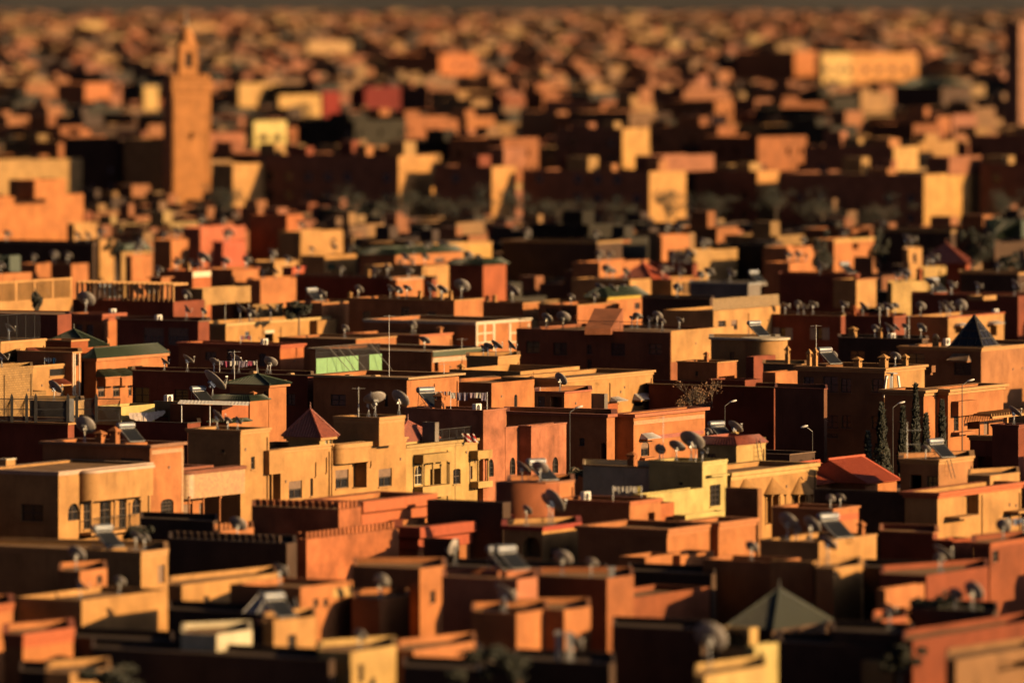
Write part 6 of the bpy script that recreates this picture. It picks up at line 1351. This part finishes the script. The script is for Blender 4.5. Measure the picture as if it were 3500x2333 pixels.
# --- little wall details: clutter of pallets, blocks and pipes on the roofs
def crate(fr, x, y, w, hh, label, col=SA, name='crate', cat='crate', dpth=.5):
    hs, p = on_roof(fr.u(x), fr.v(y))
    if p is None: return
    sc = p.y / F; a = w * fr.s * sc; b_ = hh * fr.s * sc; r = empty(name, p, R_(60)); tag(r, label, cat); mb = MB(); n = max(2, int(b_ / .18))
    for i in range(n): mb.box(0, a, 0, dpth, b_ * i / n + .005, b_ * (i + .82) / n)
    mb.box(.04, a - .04, .04, dpth - .04, 0, b_ * .98); mb.build('slats', M['trim'], r, None, col)
for t in ((A2, 990, 1285, 80, 60, 'pale slatted crate right of the twin dishes'), (A2, 1660, 1295, 90, 50, 'slatted crate in front of the mint screen'), (A2, 1960, 1298, 110, 60, 'wide slatted pallet at the right foot of the mint screen'), (A2, 560, 1275, 80, 60, 'pale brick stack behind the green tiled pyramid')): crate(*t)

def post(fr, x, y0, y1, w, label):
    hs, p = on_roof(fr.u(x), fr.v(y1))
    if p is None: return
    hh = (fr.v(y1) - fr.v(y0)) * p.y / F; r = empty('concrete_post', p); tag(r, label, 'post'); mb = MB(); a = w * fr.s * p.y / F / 2; mb.box(-a, a, -a, a, -.02, hh - .2); mb.build('shaft', M['steel'], r); c = MB(); c.box(-a * 1.3, a * 1.3, -a * 1.3, a * 1.3, hh - .2, hh); c.build('cap', M['steel'], r)
post(D3, 470, 1135, 1400, 45, 'left of two pale grey blurred posts at bottom centre'); post(D3, 550, 1140, 1400, 45, 'right of two pale grey blurred posts at bottom centre'); post(D3, 875, 640, 750, 45, 'pale blurred post on the dim orange house at centre right')
# drainpipes, vents and wall lamps on the nearer facades
for hs in HOUSES:
    V = hs.V
    if not 525 < V.C.y < 775 or V.R < 4: continue
    for a in (V.R - .35, V.R * .52) if V.R > 9 else (V.R - .35,):
        if any(o[0] - .2 < a < o[1] + .2 for o in V.opR) or rd_.random() < .35: continue
        mb = MB(); zt = V.z1 - rd_.uniform(.5, .9); mb.tube((a, -.07, 0), (a, -.07, zt), .045, 6); mb.tube((a, -.07, zt), (a, .05, zt + .08), .045, 6); hs.add(mb, 'drainpipe', 'trim', shade(hs.col, rd_.uniform(.55, .9)))
    for q in range(int(V.R / 4)):
        a = rd_.uniform(.5, V.R - .5); z = V.z1 - rd_.uniform(1.0, 2.6)
        if any(o[0] - .3 < a < o[1] + .3 and o[2] - .3 < z < o[3] + .3 for o in V.opR): continue
        mb = MB(); mb.box(a - .09, a + .09, -.05, .02, z - .09, z + .09); mb.box(a - .12, a + .12, -.09, -.03, z + .09, z + .12); hs.add(mb, 'vent', 'shutter')
bushy(D2, 1900, 1330, 1560, 420, 398, 'dark blurred bush on the bottom edge at centre', seed=51, n=2200); bushy(D1, 800, 1440, 1600, 460, 392, 'dark blurred shrub at the bottom edge left of centre', seed=52, n=1800); bushy(D4, 1400, 1300, 1460, 260, 410, 'green blurred shrub by the yellow house at lower right', seed=53, n=1500); bushy(D4, 1700, 900, 1180, 420, 436, 'dark blurred tree behind the long red wall', seed=54, n=2000); bushy(D1, 1050, 360, 470, 190, 500, 'dark palm like bush below the orange pier house', seed=55, n=1200)
for hs in HOUSES: hs.finish()
# ------------------------------------------------------------------ names for rooftop things, told apart by their roof
ORD = ['leftmost', 'second from left', 'third from left', 'fourth from left', 'fifth from left', 'sixth from left', 'seventh from left', 'eighth from left', 'ninth from left', 'tenth from left', 'eleventh from left', 'twelfth from left', 'thirteenth from left']
WORD = {'dish': 'grey satellite dish', 'heater': 'solar heater', 'aircon': 'air conditioner', 'aerial': 'thin aerial'}
for (kind, lab), ls in THINGS.items():
    ls.sort(key=lambda q: q[0]); words = lab.split()
    for i, (u, o) in enumerate(ls):
        pre = WORD[kind] if len(ls) == 1 else (ORD[i] + ' ' + WORD[kind].split()[-1])
        if i == len(ls) - 1 and len(ls) > 1: pre = 'rightmost ' + WORD[kind].split()[-1]
        n = 16 - len(pre.split()) - 2; o['label'] = pre + ' on the ' + ' '.join(words[:n])
# ------------------------------------------------------------------ build the fill houses
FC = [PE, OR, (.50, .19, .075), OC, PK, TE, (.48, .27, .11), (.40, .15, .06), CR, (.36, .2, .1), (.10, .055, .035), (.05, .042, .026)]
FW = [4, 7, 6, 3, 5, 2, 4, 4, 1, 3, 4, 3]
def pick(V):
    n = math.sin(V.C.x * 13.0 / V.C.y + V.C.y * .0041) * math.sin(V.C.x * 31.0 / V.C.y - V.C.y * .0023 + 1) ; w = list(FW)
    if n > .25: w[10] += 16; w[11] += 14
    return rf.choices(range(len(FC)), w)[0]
def appar(V): return (V.R + V.L) * V.z1 * (F / V.C.y) ** 2
def seen(V):
    b = bbox(V); c = 0
    for fx_, fy_ in ((.15, .06), (.5, .05), (.85, .06), (.3, .25), (.7, .25), (.5, .5)):
        u, v = b[0] + (b[1] - b[0]) * fx_, b[2] + (b[3] - b[2]) * fy_
        if not (0 < u < 3500 and 0 < v < 2333): continue
        if not any(W[0].C.y < V.C.y - 1 and W[1] < u < W[2] and W[3] < v < bbox(W[0])[3] for W in NEARB): c += 1
    return c
order = sorted(FILL, key=lambda V: -appar(V)); nsing = max(0, 297 - len(HOUSES)); single, rest = [], []
for V in order:
    c = seen(V)
    if c == 0 and V.C.y < 1400: continue
    (single if len(single) < nsing and c >= 1 else rest).append(V)
def fill_body(mb, V, ci, world=False):
    T = V.mat if world else Matrix.Identity(4); s0 = len(mb.v); q0 = len(mb.f)
    if not V.opR and not V.opL:
        pr = rf.random(); h = V.z1; mb.cur = ci
        b2, zd, th = body_mesh(V, .5); 
    else: b2, zd, th = body_mesh(V, .5)
    for f in b2.f: mb.f.append(tuple(s0 + i for i in f)); mb.mi.append(ci)
    mb.v += [tuple(T @ Vector(p)) for p in b2.v]
    s1 = len(mb.v); mb.v += [tuple(T @ Vector(p)) for p in ((0.1, .1, zd), (V.R - .1, .1, zd), (V.R - .1, V.L - .1, zd), (.1, V.L - .1, zd))]; mb.f.append((s1, s1 + 1, s1 + 2, s1 + 3)); mb.mi.append(ci)
    if V.R > 4 and V.L > 4 and rf.random() < .6:
        s1 = len(mb.v); t = MB(); x0, y0 = V.R * rf.uniform(.15, .5), V.L * rf.uniform(.15, .5); t.box(x0, x0 + V.R * .32, y0, y0 + V.L * .32, zd, V.z1 + rf.uniform(1, 2.2))
        for f in t.f: mb.f.append(tuple(s1 + i for i in f)); mb.mi.append(ci)
        mb.v += [tuple(T @ Vector(p)) for p in t.v]
cnt = {}
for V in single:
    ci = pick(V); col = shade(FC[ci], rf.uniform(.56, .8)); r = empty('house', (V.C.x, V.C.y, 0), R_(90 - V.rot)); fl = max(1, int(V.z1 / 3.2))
    for ops, ln in ((V.opR, V.R), (V.opL, V.L)):
        for f in range(fl):
            for i in range(int(ln / 3.2)):
                if rf.random() < .55: c = (i + .5) * ln / int(ln / 3.2); ops.append((c - .5, c + .5, 1.0 + 3.1 * f, 2.3 + 3.1 * f, .2, 0, 'w'))
    mb = MB(); mb2, zd, th = body_mesh(V, .5); mb2.build('walls', M['stucco'], r, None, col); dk = MB(); dk.quad((.1, .1, zd), (V.R - .1, .1, zd), (V.R - .1, V.L - .1, zd), (.1, V.L - .1, zd)); dk.build('roof', M['deck'], r, None, SA)
    if rf.random() < .55: rm = MB(); x0, y0 = V.R * rf.uniform(.15, .5), V.L * rf.uniform(.15, .5); rm.box(x0, x0 + V.R * .35, y0, y0 + V.L * .35, zd - .01, V.z1 + rf.uniform(1.2, 2.4)); rm.build('roof_room', M['stucco'], r, None, shade(col, rf.uniform(.8, 1.05)))
    if rf.random() < .6: ring_mesh(V.poly(), [(.1, V.z1 - .12), (.1, V.z1 + .04)], .25).build('coping', M['trim'], r, None, shade(col, rf.uniform(.8, 1.15)))
    for face, ops in (('R', V.opR), ('L', V.opL)):
        P = (lambda a, q, z: (a, q, z)) if face == 'R' else (lambda a, q, z: (q, a, z))
        for o in ops[:6]: w = MB(); a0, a1, b0, b1 = o[:4]; w.quad(P(a0, .18, b0), P(a1, .18, b0), P(a1, .18, b1), P(a0, .18, b1)); w.build('window', M['glass'], r)
    b = bbox(V); u, v = (b[0] + b[1]) / 2, b[2]; near = min((q for q in HOUSES if len(q.label.split()) <= 7), key=lambda q: (proj((q.V.C.x, q.V.C.y, q.V.z1))[0] - u) ** 2 + 2 * (proj((q.V.C.x, q.V.C.y, q.V.z1))[1] - v) ** 2)
    nu, nv = proj((near.V.C.x, near.V.C.y, near.V.z1)); side = 'left of' if u < nu - 40 else 'right of' if u > nu + 40 else 'above' if v < nv else 'below'
    size = 'low' if V.z1 < 5 else 'small' if V.R + V.L < 14 else 'wide'; key = (size, CNAME.get(FC[ci], ('pale brown', 'dark brown', 'dark olive')[ci % 3]), side, near.label); cnt.setdefault(key, []).append((u, r))
    tag(r, None, 'house', 'plain houses filling the quarter')
for (size, ci, side, lab), ls in cnt.items():
    ls.sort(key=lambda q: q[0])
    for i, (u, r) in enumerate(ls):
        w = ('' if len(ls) == 1 else ORD[min(i, 12)] + ' ') + size + ' ' + ci + ' house ' + side + ' the ' + lab; r['label'] = ' '.join(w.split()[:16])
mats = [M['far%d' % i] if 'far%d' % i in M else None for i in range(len(FC))]
for i, c in enumerate(FC): M['far%d' % i] = plain('far_wall_dimmed_colour', shade(c, .36), .92, 0, .25, .12)  # dimming by haze, blur and vignette put into the far wall colours
mb = MB(); FW[5] += 1; FW[9] += 2
for V in OUT: fill_body(mb, V, rf.choices(range(len(FC)), FW)[0], True)
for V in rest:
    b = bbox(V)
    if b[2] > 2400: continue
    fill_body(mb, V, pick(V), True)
tag(mb.build('distant_houses', [M['far%d' % i] for i in range(len(FC))]), 'mass of distant flat roofed houses filling the upper part of the view', 'houses', kind='stuff')
print('HOUSES', len(HOUSES), 'single', len(single), 'rest', len(rest), 'objects', len(bpy.data.objects))
